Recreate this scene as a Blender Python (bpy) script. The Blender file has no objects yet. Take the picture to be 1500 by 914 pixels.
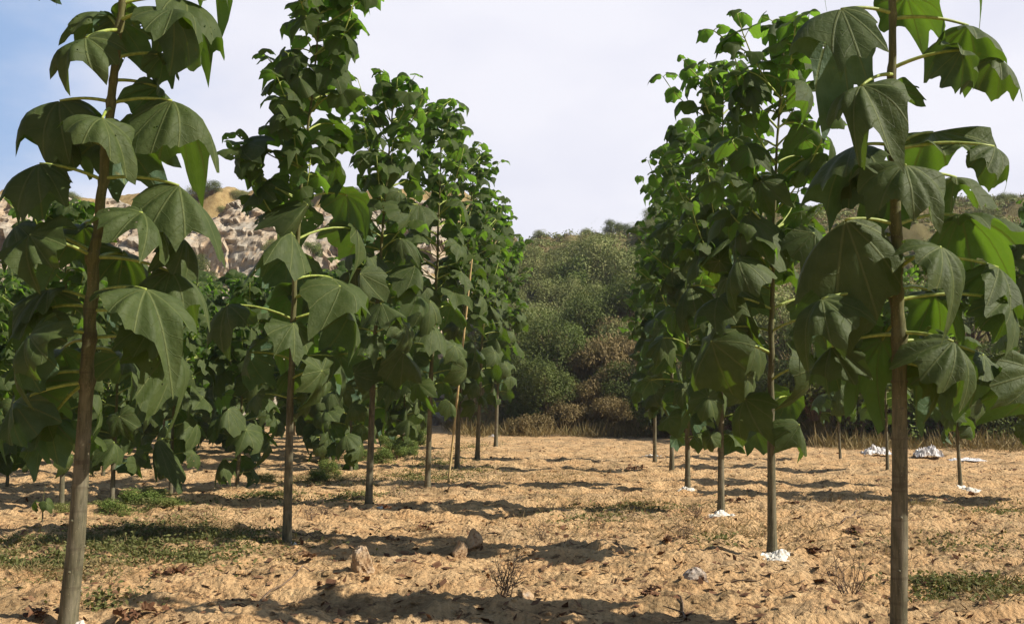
import bpy, math, random
import numpy as np
from mathutils import Vector

R = math.radians
scene = bpy.context.scene
COL = scene.collection
rng = np.random.default_rng(7)
random.seed(7)

# ------------------------------------------------------------------ camera, sky, sun, exposure
EYE = np.array([0.0, 0.0, 1.6])
F = 1458.0                                   # focal length in photo pixels (photo 1500 x 914)
YAW, PITCH = R(4.3), R(5.2)
cam = bpy.data.cameras.new('camera')
cam.sensor_width = 36.0
cam.lens = 35.0
cam.clip_start = 0.05
cam.clip_end = 3000
cam_o = bpy.data.objects.new('camera', cam)
COL.objects.link(cam_o)
cam_o.location = EYE
cam_o.rotation_euler = (R(90) + PITCH, 0, YAW)
scene.camera = cam_o

SUN_AZ, SUN_EL = R(101), R(40)               # clockwise from the direction of the tree rows
sun_dir = Vector((math.cos(SUN_EL) * math.sin(SUN_AZ), math.cos(SUN_EL) * math.cos(SUN_AZ), math.sin(SUN_EL)))
sun = bpy.data.lights.new('sun', 'SUN')
sun.energy = 5.0
sun.angle = R(0.5)
sun.color = (1.0, 0.92, 0.79)
sun_o = bpy.data.objects.new('sun', sun)
COL.objects.link(sun_o)
sun_o.rotation_euler = sun_dir.to_track_quat('Z', 'Y').to_euler()

world = bpy.data.worlds.new('World')
scene.world = world
world.use_nodes = True
wn, wl = world.node_tree.nodes, world.node_tree.links
wn.clear()
w_out = wn.new('ShaderNodeOutputWorld')
w_bg = wn.new('ShaderNodeBackground')
w_bg.inputs['Strength'].default_value = 0.05
sky = wn.new('ShaderNodeTexSky')
sky.sky_type = 'NISHITA'
sky.sun_disc = False
sky.sun_elevation = SUN_EL
sky.sun_rotation = SUN_AZ
sky.air_density = 1.2
sky.dust_density = 0.8


def wmath(op, a, b=None, c=None):
    n = wn.new('ShaderNodeMath')
    n.operation = op
    for i, v in enumerate((a, b, c)):
        if v is None:
            continue
        if isinstance(v, (int, float)):
            n.inputs[i].default_value = v
        else:
            wl.new(v, n.inputs[i])
    return n.outputs[0]


tc = wn.new('ShaderNodeTexCoord')
sep = wn.new('ShaderNodeSeparateXYZ')
wl.new(tc.outputs['Generated'], sep.inputs[0])
mp = wn.new('ShaderNodeMapping')
mp.inputs['Scale'].default_value = (1.0, 1.0, 2.2)
wl.new(tc.outputs['Generated'], mp.inputs['Vector'])
nz = wn.new('ShaderNodeTexNoise')
nz.inputs['Scale'].default_value = 3.2
nz.inputs['Detail'].default_value = 7
nz.inputs['Roughness'].default_value = 0.55
wl.new(mp.outputs[0], nz.inputs['Vector'])
# the cloud bank stands ahead and to the right; blue opens up to the left and overhead
ca, ce = R(9), R(12)
cdir = (math.cos(ce) * math.sin(ca), math.cos(ce) * math.cos(ca), math.sin(ce))
dot = wn.new('ShaderNodeVectorMath')
dot.operation = 'DOT_PRODUCT'
wl.new(tc.outputs['Generated'], dot.inputs[0])
dot.inputs[1].default_value = cdir
bank = wn.new('ShaderNodeMapRange')
bank.inputs['From Min'].default_value = math.cos(R(43))
bank.inputs['From Max'].default_value = math.cos(R(20))
wl.new(dot.outputs['Value'], bank.inputs['Value'])
low = wn.new('ShaderNodeMapRange')
low.inputs['From Min'].default_value = 0.30
low.inputs['From Max'].default_value = 0.10
wl.new(sep.outputs['Z'], low.inputs['Value'])
cl = wmath('ADD', wmath('MULTIPLY', bank.outputs[0], 1.15), wmath('MULTIPLY', low.outputs[0], 0.42))
cl = wmath('ADD', cl, wmath('MULTIPLY', wmath('SUBTRACT', nz.outputs['Fac'], 0.5), 1.5))
clm = wn.new('ShaderNodeMapRange')
clm.interpolation_type = 'SMOOTHSTEP'
clm.inputs['From Min'].default_value = 0.12
clm.inputs['From Max'].default_value = 0.85
wl.new(cl, clm.inputs['Value'])
# thin variation inside the cloud
nz2 = wn.new('ShaderNodeTexNoise')
nz2.inputs['Scale'].default_value = 5.0
nz2.inputs['Detail'].default_value = 5
wl.new(mp.outputs[0], nz2.inputs['Vector'])
cr = wn.new('ShaderNodeValToRGB')
cr.color_ramp.elements[0].position = 0.30
cr.color_ramp.elements[0].color = (11.2, 11.35, 12.9, 1)
cr.color_ramp.elements[1].position = 0.62
cr.color_ramp.elements[1].color = (12.6, 12.6, 13.7, 1)
wl.new(nz2.outputs['Fac'], cr.inputs[0])
haze = wn.new('ShaderNodeMix')
haze.data_type = 'RGBA'
haze.inputs[0].default_value = 0.33
wl.new(sky.outputs[0], haze.inputs[6])
haze.inputs[7].default_value = (5.9, 8.7, 14.0, 1)
mixc = wn.new('ShaderNodeMix')
mixc.data_type = 'RGBA'
wl.new(clm.outputs[0], mixc.inputs[0])
# blue part: plain sky away from the view's part of the dome, thin high cloud veil inside it
veil = wn.new('ShaderNodeMapRange')
veil.inputs['From Min'].default_value = math.cos(R(75))
veil.inputs['From Max'].default_value = math.cos(R(35))
veil.inputs['To Max'].default_value = 0.72
wl.new(dot.outputs['Value'], veil.inputs['Value'])
wl.new(veil.outputs[0], haze.inputs[0])
wl.new(haze.outputs[2], mixc.inputs[6])
wl.new(cr.outputs[0], mixc.inputs[7])
wl.new(mixc.outputs[2], w_bg.inputs['Color'])
wl.new(w_bg.outputs[0], w_out.inputs[0])

vs = scene.view_settings
vs.view_transform = 'Standard'
vs.look = 'None'
vs.gamma = 1
vs.use_curve_mapping = False
vs.exposure = 0.55
scene.cycles.max_bounces = 7
scene.cycles.transmission_bounces = 4
scene.cycles.use_denoising = True

# ------------------------------------------------------------------ helpers
fw = np.array([-math.sin(YAW) * math.cos(PITCH), math.cos(YAW) * math.cos(PITCH), math.sin(PITCH)])
rt = np.array([math.cos(YAW), math.sin(YAW), 0.0])
up = np.cross(rt, fw)


def P(px, py, d):
    """Point in the place seen at photo pixel (px, py), d metres ahead."""
    return EYE + d * (fw + rt * ((px - 750) / F) + up * ((457 - py) / F))


def depth_ground(px, py):
    v = fw + rt * ((px - 750) / F) + up * ((457 - py) / F)
    return -EYE[2] / v[2]


def G(px, py):
    p = P(px, py, depth_ground(px, py))
    p[2] = hfun(p[0], p[1])
    return p


def hash2(ix, iy, seed):
    h = (ix.astype(np.int64) * 374761393 + iy.astype(np.int64) * 668265263 + seed * 974634541) & 0x7fffffff
    h = ((h ^ (h >> 13)) * 1274126177) & 0x7fffffff
    h = (h ^ (h >> 16)) & 0x7fffffff
    return h / float(0x7fffffff)


def noise2(x, y, seed=0):
    x, y = np.asarray(x, float), np.asarray(y, float)
    ix, iy = np.floor(x), np.floor(y)
    fx, fy = x - ix, y - iy
    u, v = fx * fx * fx * (fx * (fx * 6 - 15) + 10), fy * fy * fy * (fy * (fy * 6 - 15) + 10)

    def g(a, b):
        an = hash2(ix + a, iy + b, seed) * 2 * math.pi
        return np.cos(an) * (fx - a) + np.sin(an) * (fy - b)
    return ((g(0, 0) * (1 - u) + g(1, 0) * u) * (1 - v) + (g(0, 1) * (1 - u) + g(1, 1) * u) * v) * 1.5


def fbm(x, y, o=4, seed=0):
    s, a, t = 0.0, 1.0, 0.0
    for i in range(o):
        s = s + a * noise2(x * 2 ** i, y * 2 ** i, seed + i * 17)
        t += a
        a *= 0.5
    return s / t


def sst(a, b, x):
    t = np.clip((x - a) / (b - a), 0, 1)
    return t * t * (3 - 2 * t)


def hill_start(x):
    return 74 + 2.6 * fbm(np.asarray(x, float) * 0.35, np.asarray(x, float) * 0 + 0.5, 3, 19) - 25 * sst(-11, -5, x) - 12 * sst(4, 10, x)


def hfun(x, y):
    x, y = np.asarray(x, float), np.asarray(y, float)
    r = np.hypot(x, y)
    z = 0.085 * fbm(x * 0.5, y * 0.8, 3, 3)
    near = 1 - 0.5 * sst(30, 55, r)
    z = z + near * (0.13 * fbm(x * 0.9, y * 2.2, 3, 11) + 0.075 * np.maximum(fbm(x * 2.6 + 3, y * 3.4, 3, 15), -0.15) + 0.045 * fbm(x * 5, y * 6, 3, 21))
    c = fbm(x * 13, y * 13, 2, 31)
    z = z + (1 - sst(12, 24, r)) * 0.034 * np.maximum(c - 0.05, -0.1)
    # low weedy mound to the left
    z = z + 0.16 * np.exp(-(((x + 4.6) / 1.3) ** 2 + ((y - 12.6) / 1.6) ** 2))
    s = y - hill_start(x) + 2.0 * fbm(x * 0.15, y * 0.15, 2, 41)
    left = 1 - sst(-13, -6, x)
    run = 66 - 42 * left
    top = 20.5 + 2.6 * left + 1.2 * sst(10, 40, x)
    t = np.clip(s / run, 0, 1)
    hill = top * (0.72 * t + 0.28 * sst(0, 1, t)) + 2.0 * sst(0, 5, s) * (1 - t)
    hill = hill + sst(4, 20, s) * (1.0 * fbm(x * 0.07, y * 0.07, 3, 51) + 0.35 * fbm(x * 0.4, y * 0.4, 3, 61))
    hill = hill + sst(8, 20, s) * (1 - left) * 0.5 * np.sin(s * 0.62 + fbm(x * 0.1, y * 0.1, 2, 63) * 3)
    hill = hill - 0.02 * np.maximum(s - run, 0)
    z = z + hill * (s > 0) * sst(0, 1.5, s)
    return z


class MB:
    """Collects vertices and quads, links them as ONE mesh object."""

    def __init__(self):
        self.v, self.q, self.uv, self.t, self.m, self.n = [], [], [], [], [], 0

    def add(self, v, q, uv=None, tint=0.0, mat=0):
        v = np.asarray(v, float)
        q = np.asarray(q, int)
        self.v.append(v)
        self.q.append(q + self.n)
        self.uv.append(np.zeros((len(v), 2)) if uv is None else uv)
        self.t.append(np.full(len(v), float(tint)) if np.isscalar(tint) else np.asarray(tint, float))
        self.m.append(np.full(len(q), mat, int))
        self.n += len(v)

    def tube(self, pts, rad, sides=7, tint=0.0, mat=0, cap=True):
        pts = np.asarray(pts, float)
        rad = np.asarray(rad, float) * np.ones(len(pts))
        n = len(pts)
        tan = np.gradient(pts, axis=0)
        tan /= np.linalg.norm(tan, axis=1)[:, None] + 1e-9
        ref = np.array([1.0, 0, 0]) if abs(tan[0][0]) < 0.8 else np.array([0, 1.0, 0])
        a = np.cross(tan, ref)
        a /= np.linalg.norm(a, axis=1)[:, None] + 1e-9
        b = np.cross(tan, a)
        if cap:
            pts = np.vstack([pts, pts[-1:]])
            rad = np.append(rad, 1e-4)
            a, b = np.vstack([a, a[-1:]]), np.vstack([b, b[-1:]])
            if not np.isscalar(tint):
                tint = np.append(tint, tint[-1])
            n += 1
        ph = np.arange(sides) / sides * 2 * math.pi
        v = pts[:, None] + rad[:, None, None] * (a[:, None] * np.cos(ph)[None, :, None] + b[:, None] * np.sin(ph)[None, :, None])
        i, j = np.meshgrid(np.arange(n - 1), np.arange(sides), indexing='ij')
        k = (j + 1) % sides
        q = np.stack([i * sides + j, i * sides + k, (i + 1) * sides + k, (i + 1) * sides + j], -1).reshape(-1, 4)
        uv = np.stack(np.meshgrid(np.linspace(0, 1, n), ph, indexing='ij')[::-1], -1).reshape(-1, 2)
        t = tint if np.isscalar(tint) else np.repeat(np.asarray(tint), sides)
        self.add(v.reshape(-1, 3), q, uv, t, mat)

    def grid(self, v, uv=None, tint=0.0, mat=0):
        """v: (rows, cols, 3)"""
        a, b = v.shape[:2]
        i, j = np.meshgrid(np.arange(a - 1), np.arange(b - 1), indexing='ij')
        q = np.stack([i * b + j, i * b + j + 1, (i + 1) * b + j + 1, (i + 1) * b + j], -1).reshape(-1, 4)
        self.add(v.reshape(-1, 3), q, None if uv is None else uv.reshape(-1, 2), tint if np.isscalar(tint) else tint.reshape(-1), mat)

    def cards(self, c, x, y, tint, fold=0.0):
        """n small four-pointed leaf faces at centres c with half axes x, y"""
        c, x, y = (np.asarray(k, float) for k in (c, x, y))
        n = len(c)
        v = np.stack([c - y, c + x, c + y, c - x], 1).reshape(-1, 3)
        q = np.arange(n * 4).reshape(n, 4)
        uv = np.tile(np.array([[0.5, 0], [1, 0.5], [0.5, 1], [0, 0.5]]), (n, 1))
        self.add(v, q, uv, np.repeat(np.asarray(tint) * np.ones(n), 4))

    def build(self, name, mats, parent=None, smooth=True, origin=None):
        me = bpy.data.meshes.new(name)
        v = np.concatenate(self.v)
        if origin is not None:
            v = v - np.asarray(origin)
        q = np.concatenate(self.q)
        me.vertices.add(len(v))
        me.vertices.foreach_set('co', v.ravel())
        me.loops.add(q.size)
        me.loops.foreach_set('vertex_index', q.ravel().astype(np.int32))
        me.polygons.add(len(q))
        me.polygons.foreach_set('loop_start', np.arange(0, q.size, 4, dtype=np.int32))
        me.polygons.foreach_set('loop_total', np.full(len(q), 4, np.int32))
        me.polygons.foreach_set('material_index', np.concatenate(self.m).astype(np.int32))
        me.polygons.foreach_set('use_smooth', np.full(len(q), smooth))
        uvl = me.uv_layers.new(name='UVMap')
        uvl.data.foreach_set('uv', np.concatenate(self.uv)[q.ravel()].ravel())
        at = me.attributes.new('tint', 'FLOAT', 'POINT')
        at.data.foreach_set('value', np.concatenate(self.t))
        me.update(calc_edges=True)
        for m in (mats if isinstance(mats, (list, tuple)) else [mats]):
            me.materials.append(m)
        o = bpy.data.objects.new(name, me)
        COL.objects.link(o)
        if parent is not None:
            o.parent = parent
        elif origin is not None:
            o.location = origin
        return o


def tag(o, label=None, cat=None, group=None, kind=None):
    if label:
        o['label'] = label
    if cat:
        o['category'] = cat
    if group:
        o['group'] = group
    if kind:
        o['kind'] = kind
    return o


def empty(name, loc):
    o = bpy.data.objects.new(name, None)
    o.empty_display_size = 0.2
    COL.objects.link(o)
    o.location = loc
    return o


def copy_tree(o, parent=None):
    c = o.copy()
    COL.objects.link(c)
    if parent is not None:
        c.parent = parent
    for ch in list(o.children):
        copy_tree(ch, c)
    return c


# ------------------------------------------------------------------ materials
class NT:
    def __init__(self, name):
        self.m = bpy.data.materials.new(name)
        self.m.use_nodes = True
        self.t = self.m.node_tree
        self.t.nodes.clear()
        self.out = self.t.nodes.new('ShaderNodeOutputMaterial')

    def n(self, kind, **kw):
        nd = self.t.nodes.new('ShaderNode' + kind)
        for k, v in kw.items():
            setattr(nd, k, v)
        return nd

    def l(self, a, b):
        self.t.links.new(a, b)

    def set(self, nd, i, v):
        if v is None:
            return
        if hasattr(v, 'is_linked'):
            self.l(v, nd.inputs[i])
        else:
            if isinstance(v, tuple) and len(v) == 3 and nd.inputs[i].type == 'RGBA':
                v = (*v, 1)
            nd.inputs[i].default_value = v

    def math(self, op, a, b=None, c=None):
        nd = self.n('Math', operation=op)
        for i, v in enumerate((a, b, c)):
            self.set(nd, i, v)
        return nd.outputs[0]

    def mix(self, f, a, b):
        nd = self.n('Mix', data_type='RGBA')
        self.set(nd, 0, f)
        self.set(nd, 6, a)
        self.set(nd, 7, b)
        return nd.outputs[2]

    def rng(self, v, a, b, c=0.0, d=1.0, smooth=True):
        nd = self.n('MapRange')
        if smooth:
            nd.interpolation_type = 'SMOOTHSTEP'
        for i, x in enumerate((v, a, b, c, d)):
            self.set(nd, i, x)
        return nd.outputs[0]

    def noise(self, vec, scale, detail=4, rough=0.55, out='Fac'):
        nd = self.n('TexNoise')
        if vec is not None:
            self.l(vec, nd.inputs['Vector'])
        nd.inputs['Scale'].default_value = scale
        nd.inputs['Detail'].default_value = detail
        nd.inputs['Roughness'].default_value = rough
        return nd.outputs[out]

    def scale(self, vec, s):
        nd = self.n('Mapping')
        self.l(vec, nd.inputs[0])
        nd.inputs['Scale'].default_value = s
        return nd.outputs[0]

    def attr(self, name):
        return self.n('Attribute', attribute_name=name).outputs['Fac']

    def pos(self):
        return self.n('NewGeometry').outputs['Position']

    def bsdf(self, col, rough=0.8, spec=0.3, normal=None, **kw):
        nd = self.n('BsdfPrincipled')
        self.set(nd, 'Base Color', col)
        self.set(nd, 'Roughness', rough)
        self.set(nd, 'Specular IOR Level', spec)
        if normal is not None:
            self.l(normal, nd.inputs['Normal'])
        for k, v in kw.items():
            self.set(nd, k, v)
        return nd.outputs[0]

    def bump(self, h, strength=0.5, dist=0.02):
        nd = self.n('Bump')
        nd.inputs['Strength'].default_value = strength
        nd.inputs['Distance'].default_value = dist
        self.l(h, nd.inputs['Height'])
        return nd.outputs[0]

    def done(self, s):
        self.l(s, self.out.inputs[0])
        return self.m


def mat_leaf():
    t = NT('broad_leaf')
    uv = t.n('UVMap').outputs[0]
    sp = t.n('SeparateXYZ')
    t.l(uv, sp.inputs[0])
    ang, rad = sp.outputs[0], sp.outputs[1]          # polar coordinates of the blade round its stalk
    tint = t.attr('tint')
    pp = t.math('PINGPONG', t.math('ABSOLUTE', ang), R(19))
    d = t.math('MULTIPLY', pp, rad)
    vein = t.rng(d, 0.007, 0.018, 1.0, 0.0)
    sec = t.math('ABSOLUTE', t.math('SINE', t.math('MULTIPLY', t.math('SUBTRACT', rad, t.math('MULTIPLY', d, 1.1)), 24.0)))
    secm = t.math('MULTIPLY', t.rng(sec, 0.0, 0.13, 1.0, 0.0), t.rng(rad, 0.1, 0.3))
    pos = t.pos()
    nz = t.noise(pos, 9.0, 4)
    nf = t.noise(pos, 60.0, 2)
    top = t.mix(t.rng(nz, 0.3, 0.7), (0.052, 0.098, 0.060), (0.092, 0.150, 0.092))
    top = t.mix(t.math('MULTIPLY', t.rng(nf, 0.4, 0.75), 0.25), top, (0.075, 0.105, 0.06))
    top = t.mix(t.math('MULTIPLY', t.rng(t.noise(pos, 1.7, 2), 0.45, 0.7), 0.5), top, (0.030, 0.068, 0.034))
    top = t.mix(t.math('MULTIPLY', t.rng(t.noise(pos, 6.5, 4), 0.64, 0.72), 0.6), top, (0.19, 0.155, 0.045))
    top = t.mix(tint, top, (0.080, 0.175, 0.028))
    top = t.mix(t.math('ADD', t.math('MULTIPLY', vein, 0.70), t.math('MULTIPLY', secm, 0.26)), top, (0.17, 0.22, 0.085))
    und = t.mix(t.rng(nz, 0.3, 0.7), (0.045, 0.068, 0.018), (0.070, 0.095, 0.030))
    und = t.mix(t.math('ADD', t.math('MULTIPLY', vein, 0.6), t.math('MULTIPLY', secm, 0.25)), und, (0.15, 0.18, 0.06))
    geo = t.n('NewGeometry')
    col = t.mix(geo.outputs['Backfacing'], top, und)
    h = t.math('SUBTRACT', t.math('ADD', t.math('MULTIPLY', nz, 0.5), t.math('MULTIPLY', t.noise(pos, 34.0, 3), 0.7)), t.math('ADD', t.math('MULTIPLY', vein, 0.7), t.math('MULTIPLY', secm, 0.4)))
    nrm = t.bump(h, 0.6, 0.016)
    b = t.bsdf(col, 0.62, 0.22, nrm)
    tr = t.n('BsdfTranslucent')
    t.set(tr, 0, t.mix(vein, t.mix(tint, (0.13, 0.23, 0.010), (0.20, 0.40, 0.035)), (0.09, 0.14, 0.01)))
    mx = t.n('MixShader')
    t.set(mx, 0, t.math('MULTIPLY_ADD', tint, 0.30, 0.24))
    t.l(b, mx.inputs[1])
    t.l(tr.outputs[0], mx.inputs[2])
    # insect holes in some of the blades
    hv = t.n('TexVoronoi')
    t.l(pos, hv.inputs['Vector'])
    hv.inputs['Scale'].default_value = 26.0
    hole = t.math('MULTIPLY', t.math('LESS_THAN', hv.outputs['Distance'], 0.2), t.math('GREATER_THAN', t.noise(pos, 2.6, 2), 0.63))
    tp = t.n('BsdfTransparent')
    mh = t.n('MixShader')
    t.set(mh, 0, hole)
    t.l(mx.outputs[0], mh.inputs[1])
    t.l(tp.outputs[0], mh.inputs[2])
    return t.done(mh.outputs[0])


def mat_small_leaf(name, a, b, dry, trans=(0.10, 0.14, 0.02), tw=0.25):
    t = NT(name)
    tint = t.attr('tint')
    nz = t.noise(t.pos(), 0.9, 3)
    col = t.mix(tint, a, b)
    col = t.mix(t.rng(nz, 0.52, 0.78), col, dry)
    s = t.bsdf(col, 0.7, 0.15)
    tr = t.n('BsdfTranslucent')
    t.set(tr, 0, trans)
    mx = t.n('MixShader')
    t.set(mx, 0, tw)
    t.l(s, mx.inputs[1])
    t.l(tr.outputs[0], mx.inputs[2])
    return t.done(mx.outputs[0])


def mat_bark():
    t = NT('young_bark')
    age = t.attr('tint')                              # 0 at the foot, 1 at the tip of the stem
    pos = t.pos()
    st = t.noise(t.scale(pos, (45, 45, 4.0)), 1.0, 6, 0.7)
    bl = t.noise(t.scale(pos, (9, 9, 3.5)), 1.0, 3)
    col = t.mix(t.rng(st, 0.3, 0.7), (0.056, 0.053, 0.030), (0.168, 0.150, 0.092))
    col = t.mix(t.math('MULTIPLY', t.rng(bl, 0.45, 0.7), 0.5), col, (0.24, 0.21, 0.15))
    grn = t.mix(t.rng(st, 0.3, 0.7), (0.070, 0.074, 0.026), (0.150, 0.145, 0.050))
    col = t.mix(t.rng(age, 0.20, 0.52), col, grn)
    lent = t.n('TexVoronoi')
    t.l(t.scale(pos, (55, 55, 30)), lent.inputs['Vector'])
    lent.inputs['Scale'].default_value = 1.0
    dots = t.rng(lent.outputs['Distance'], 0.10, 0.2, 1.0, 0.0)
    col = t.mix(t.math('MULTIPLY', dots, 0.5), col, (0.30, 0.25, 0.16))
    ring = t.noise(t.scale(pos, (1.5, 1.5, 22.0)), 1.0, 3)
    col = t.mix(t.math('MULTIPLY', t.rng(ring, 0.58, 0.66), 0.45), col, (0.07, 0.055, 0.035))
    hgt = t.math('ADD', st, t.math('MULTIPLY', dots, 0.6))
    return t.done(t.bsdf(col, 0.75, 0.25, t.bump(hgt, 0.5, 0.006)))


def mat_plain(name, a, b, scale=20.0, rough=0.8, spec=0.25, bump=0.3, bd=0.01, c=None, emit=None):
    t = NT(name)
    pos = t.pos()
    nz = t.noise(pos, scale, 5)
    col = t.mix(t.rng(nz, 0.32, 0.68), a, b)
    if c is not None:
        col = t.mix(t.rng(t.noise(pos, scale * 0.37, 4), 0.5, 0.66), col, c)
    return t.done(t.bsdf(col, rough, spec, t.bump(nz, bump, bd)))


def mat_ground():
    t = NT('sandy_soil')
    pos = t.pos()
    hill = t.attr('tint')
    big = t.noise(pos, 0.55, 4)
    mid = t.noise(pos, 2.3, 5, 0.6)
    fine = t.noise(pos, 16.0, 6, 0.65)
    grit = t.noise(pos, 75.0, 4, 0.7)
    col = t.mix(t.rng(mid, 0.32, 0.68), (0.55, 0.335, 0.160), (0.71, 0.480, 0.250))
    col = t.mix(t.math('MULTIPLY', t.rng(big, 0.48, 0.70), 0.55), col, (0.44, 0.33, 0.20))
    col = t.mix(t.math('MULTIPLY', t.rng(fine, 0.50, 0.70), 0.60), col, (0.27, 0.155, 0.075))
    col = t.mix(t.math('MULTIPLY', t.rng(fine, 0.43, 0.25), 0.5), col, (0.74, 0.56, 0.34))
    col = t.mix(t.math('MULTIPLY', t.rng(grit, 0.54, 0.70), 0.5), col, (0.17, 0.10, 0.055))
    col = t.mix(t.math('MULTIPLY', t.rng(grit, 0.42, 0.30), 0.4), col, (0.78, 0.60, 0.40))
    mat_ = t.noise(t.scale(pos, (0.8, 1.7, 1.0)), 1.0, 6, 0.68)
    fib = t.noise(t.scale(pos, (6, 30, 10)), 1.0, 4, 0.7)
    straw = t.mix(t.rng(fib, 0.35, 0.65), (0.15, 0.095, 0.045), (0.36, 0.26, 0.14))
    col = t.mix(t.math('MULTIPLY', t.rng(mat_, 0.52, 0.60), 0.65), col, straw)
    spots = t.noise(t.scale(pos, (5, 8, 5)), 1.0, 5, 0.7)
    col = t.mix(t.math('MULTIPLY', t.rng(spots, 0.56, 0.64), 0.8), col, (0.085, 0.05, 0.028))
    vor = t.n('TexVoronoi')
    t.l(pos, vor.inputs['Vector'])
    vor.inputs['Scale'].default_value = 21.0
    cl = t.rng(vor.outputs['Distance'], 0.0, 0.75)
    hb = t.noise(pos, 0.35, 5)
    hf = t.noise(pos, 2.6, 5, 0.65)
    dry = t.mix(t.rng(hf, 0.35, 0.65), (0.17, 0.135, 0.065), (0.33, 0.26, 0.125))
    dry = t.mix(t.rng(hb, 0.40, 0.55), dry, (0.15, 0.13, 0.055))
    dry = t.mix(t.math('MULTIPLY', t.rng(t.noise(pos, 0.8, 4), 0.60, 0.72), 0.8), dry, (0.34, 0.25, 0.15))
    sx = t.n('SeparateXYZ')
    t.l(pos, sx.inputs[0])
    dry = t.mix(t.math('MULTIPLY', t.rng(sx.outputs[0], -8.0, -15.0), 0.75), dry, t.mix(t.rng(hf, 0.35, 0.65), (0.30, 0.20, 0.085), (0.42, 0.30, 0.14)))
    col = t.mix(hill, col, dry)
    h = t.math('ADD', t.math('MULTIPLY', fine, 1.0), t.math('MULTIPLY', grit, 0.35))
    h = t.math('SUBTRACT', h, t.math('MULTIPLY', cl, 0.35))
    return t.done(t.bsdf(col, 0.95, 0.08, t.bump(h, 1.0, 0.06)))


def mat_rock(name, cols, sc=1.0):
    t = NT(name)
    pos = t.pos()
    a = t.noise(pos, 0.45 * sc, 6, 0.6)
    b = t.noise(pos, 2.2 * sc, 6, 0.65)
    col = t.mix(t.rng(a, 0.36, 0.6), cols[0], cols[1])
    col = t.mix(t.rng(b, 0.48, 0.66), col, cols[2])
    col = t.mix(t.math('MULTIPLY', t.rng(t.noise(pos, 0.9 * sc, 5), 0.56, 0.7), 0.8), col, cols[3])
    return t.done(t.bsdf(col, 0.9, 0.15, t.bump(b, 0.8, 0.12 / sc)))


M = dict(
    leaf=mat_leaf(), bark=mat_bark(),
    stalk=mat_plain('leaf_stalk_skin', (0.20, 0.26, 0.045), (0.34, 0.40, 0.09), 30, 0.5, 0.35, 0.1),
    ground=mat_ground(),
    cliff=mat_rock('cliff_rock', [(0.41, 0.315, 0.215), (0.37, 0.335, 0.275), (0.19, 0.155, 0.11), (0.43, 0.295, 0.17)]),
    stone=mat_rock('field_stone', [(0.36, 0.235, 0.125), (0.42, 0.31, 0.20), (0.20, 0.12, 0.065), (0.45, 0.37, 0.29)], 12),
    stone_grey=mat_rock('pale_stone', [(0.36, 0.30, 0.24), (0.43, 0.37, 0.32), (0.22, 0.15, 0.10), (0.34, 0.21, 0.12)], 12),
    twig=mat_plain('dry_twig', (0.10, 0.065, 0.04), (0.21, 0.15, 0.10), 25),
    deadleaf=mat_plain('dead_leaf', (0.075, 0.035, 0.018), (0.17, 0.085, 0.045), 14, 0.85, 0.15, 0.5, 0.01, (0.22, 0.13, 0.07)),
    bamboo=mat_plain('bamboo_cane', (0.42, 0.29, 0.12), (0.55, 0.42, 0.21), 7, 0.5, 0.35, 0.1),
    lime=mat_plain('white_lime', (0.50, 0.44, 0.35), (0.80, 0.78, 0.73), 40, 0.95, 0.05, 0.6, 0.01),
    plastic=mat_plain('white_sheet', (0.50, 0.48, 0.48), (0.72, 0.70, 0.69), 3, 0.45, 0.4, 0.2),
    shrub_dark=mat_small_leaf('shrub_dark_leaf', (0.050, 0.074, 0.020), (0.145, 0.175, 0.048), (0.20, 0.185, 0.065)),
    shrub_olive=mat_small_leaf('shrub_olive_leaf', (0.16, 0.19, 0.065), (0.31, 0.33, 0.125), (0.36, 0.32, 0.14)),
    shrub_green=mat_small_leaf('shrub_green_leaf', (0.085, 0.13, 0.028), (0.20, 0.26, 0.065), (0.25, 0.24, 0.08)),
    shrub_dry=mat_small_leaf('shrub_dry_leaf', (0.16, 0.12, 0.055), (0.30, 0.23, 0.105), (0.12, 0.12, 0.045), (0.16, 0.13, 0.04)),
    weed=mat_small_leaf('weed_leaf', (0.085, 0.10, 0.03), (0.19, 0.19, 0.07), (0.30, 0.23, 0.11), (0.14, 0.16, 0.03)),
    straw=mat_small_leaf('dry_straw', (0.20, 0.145, 0.065), (0.34, 0.26, 0.13), (0.12, 0.095, 0.04), (0.2, 0.15, 0.05)),
)

# ------------------------------------------------------------------ ground: one sheet out to the horizon
def build_ground():
    nr, nt = 560, 820
    r = np.concatenate([[0.0], 2.6 * (180 / 2.6) ** (np.linspace(0, 1, nr)), [260, 420, 800, 2000]])
    th_f = np.linspace(R(-40), R(40), nt)             # azimuth from +Y, dense ahead
    th_b = np.linspace(R(40), R(320), 90)[1:-1]
    th = np.concatenate([th_f, th_b, [R(320)]])
    rr, tt = np.meshgrid(r, th, indexing='ij')
    x, y = rr * np.sin(tt), rr * np.cos(tt)
    z = hfun(x, y)
    v = np.stack([x, y, z], -1)
    s = y - hill_start(x) + 1.5 * fbm(x * 0.5, y * 0.5, 2, 77)
    m = MB()
    m.grid(v, tint=sst(-2.5, 1.5, s + 2.0 * fbm(x * 1.3, y * 1.3, 3, 78)))
    o = m.build('ground', M['ground'])
    tag(o, kind='structure')
    return o


build_ground()


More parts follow.
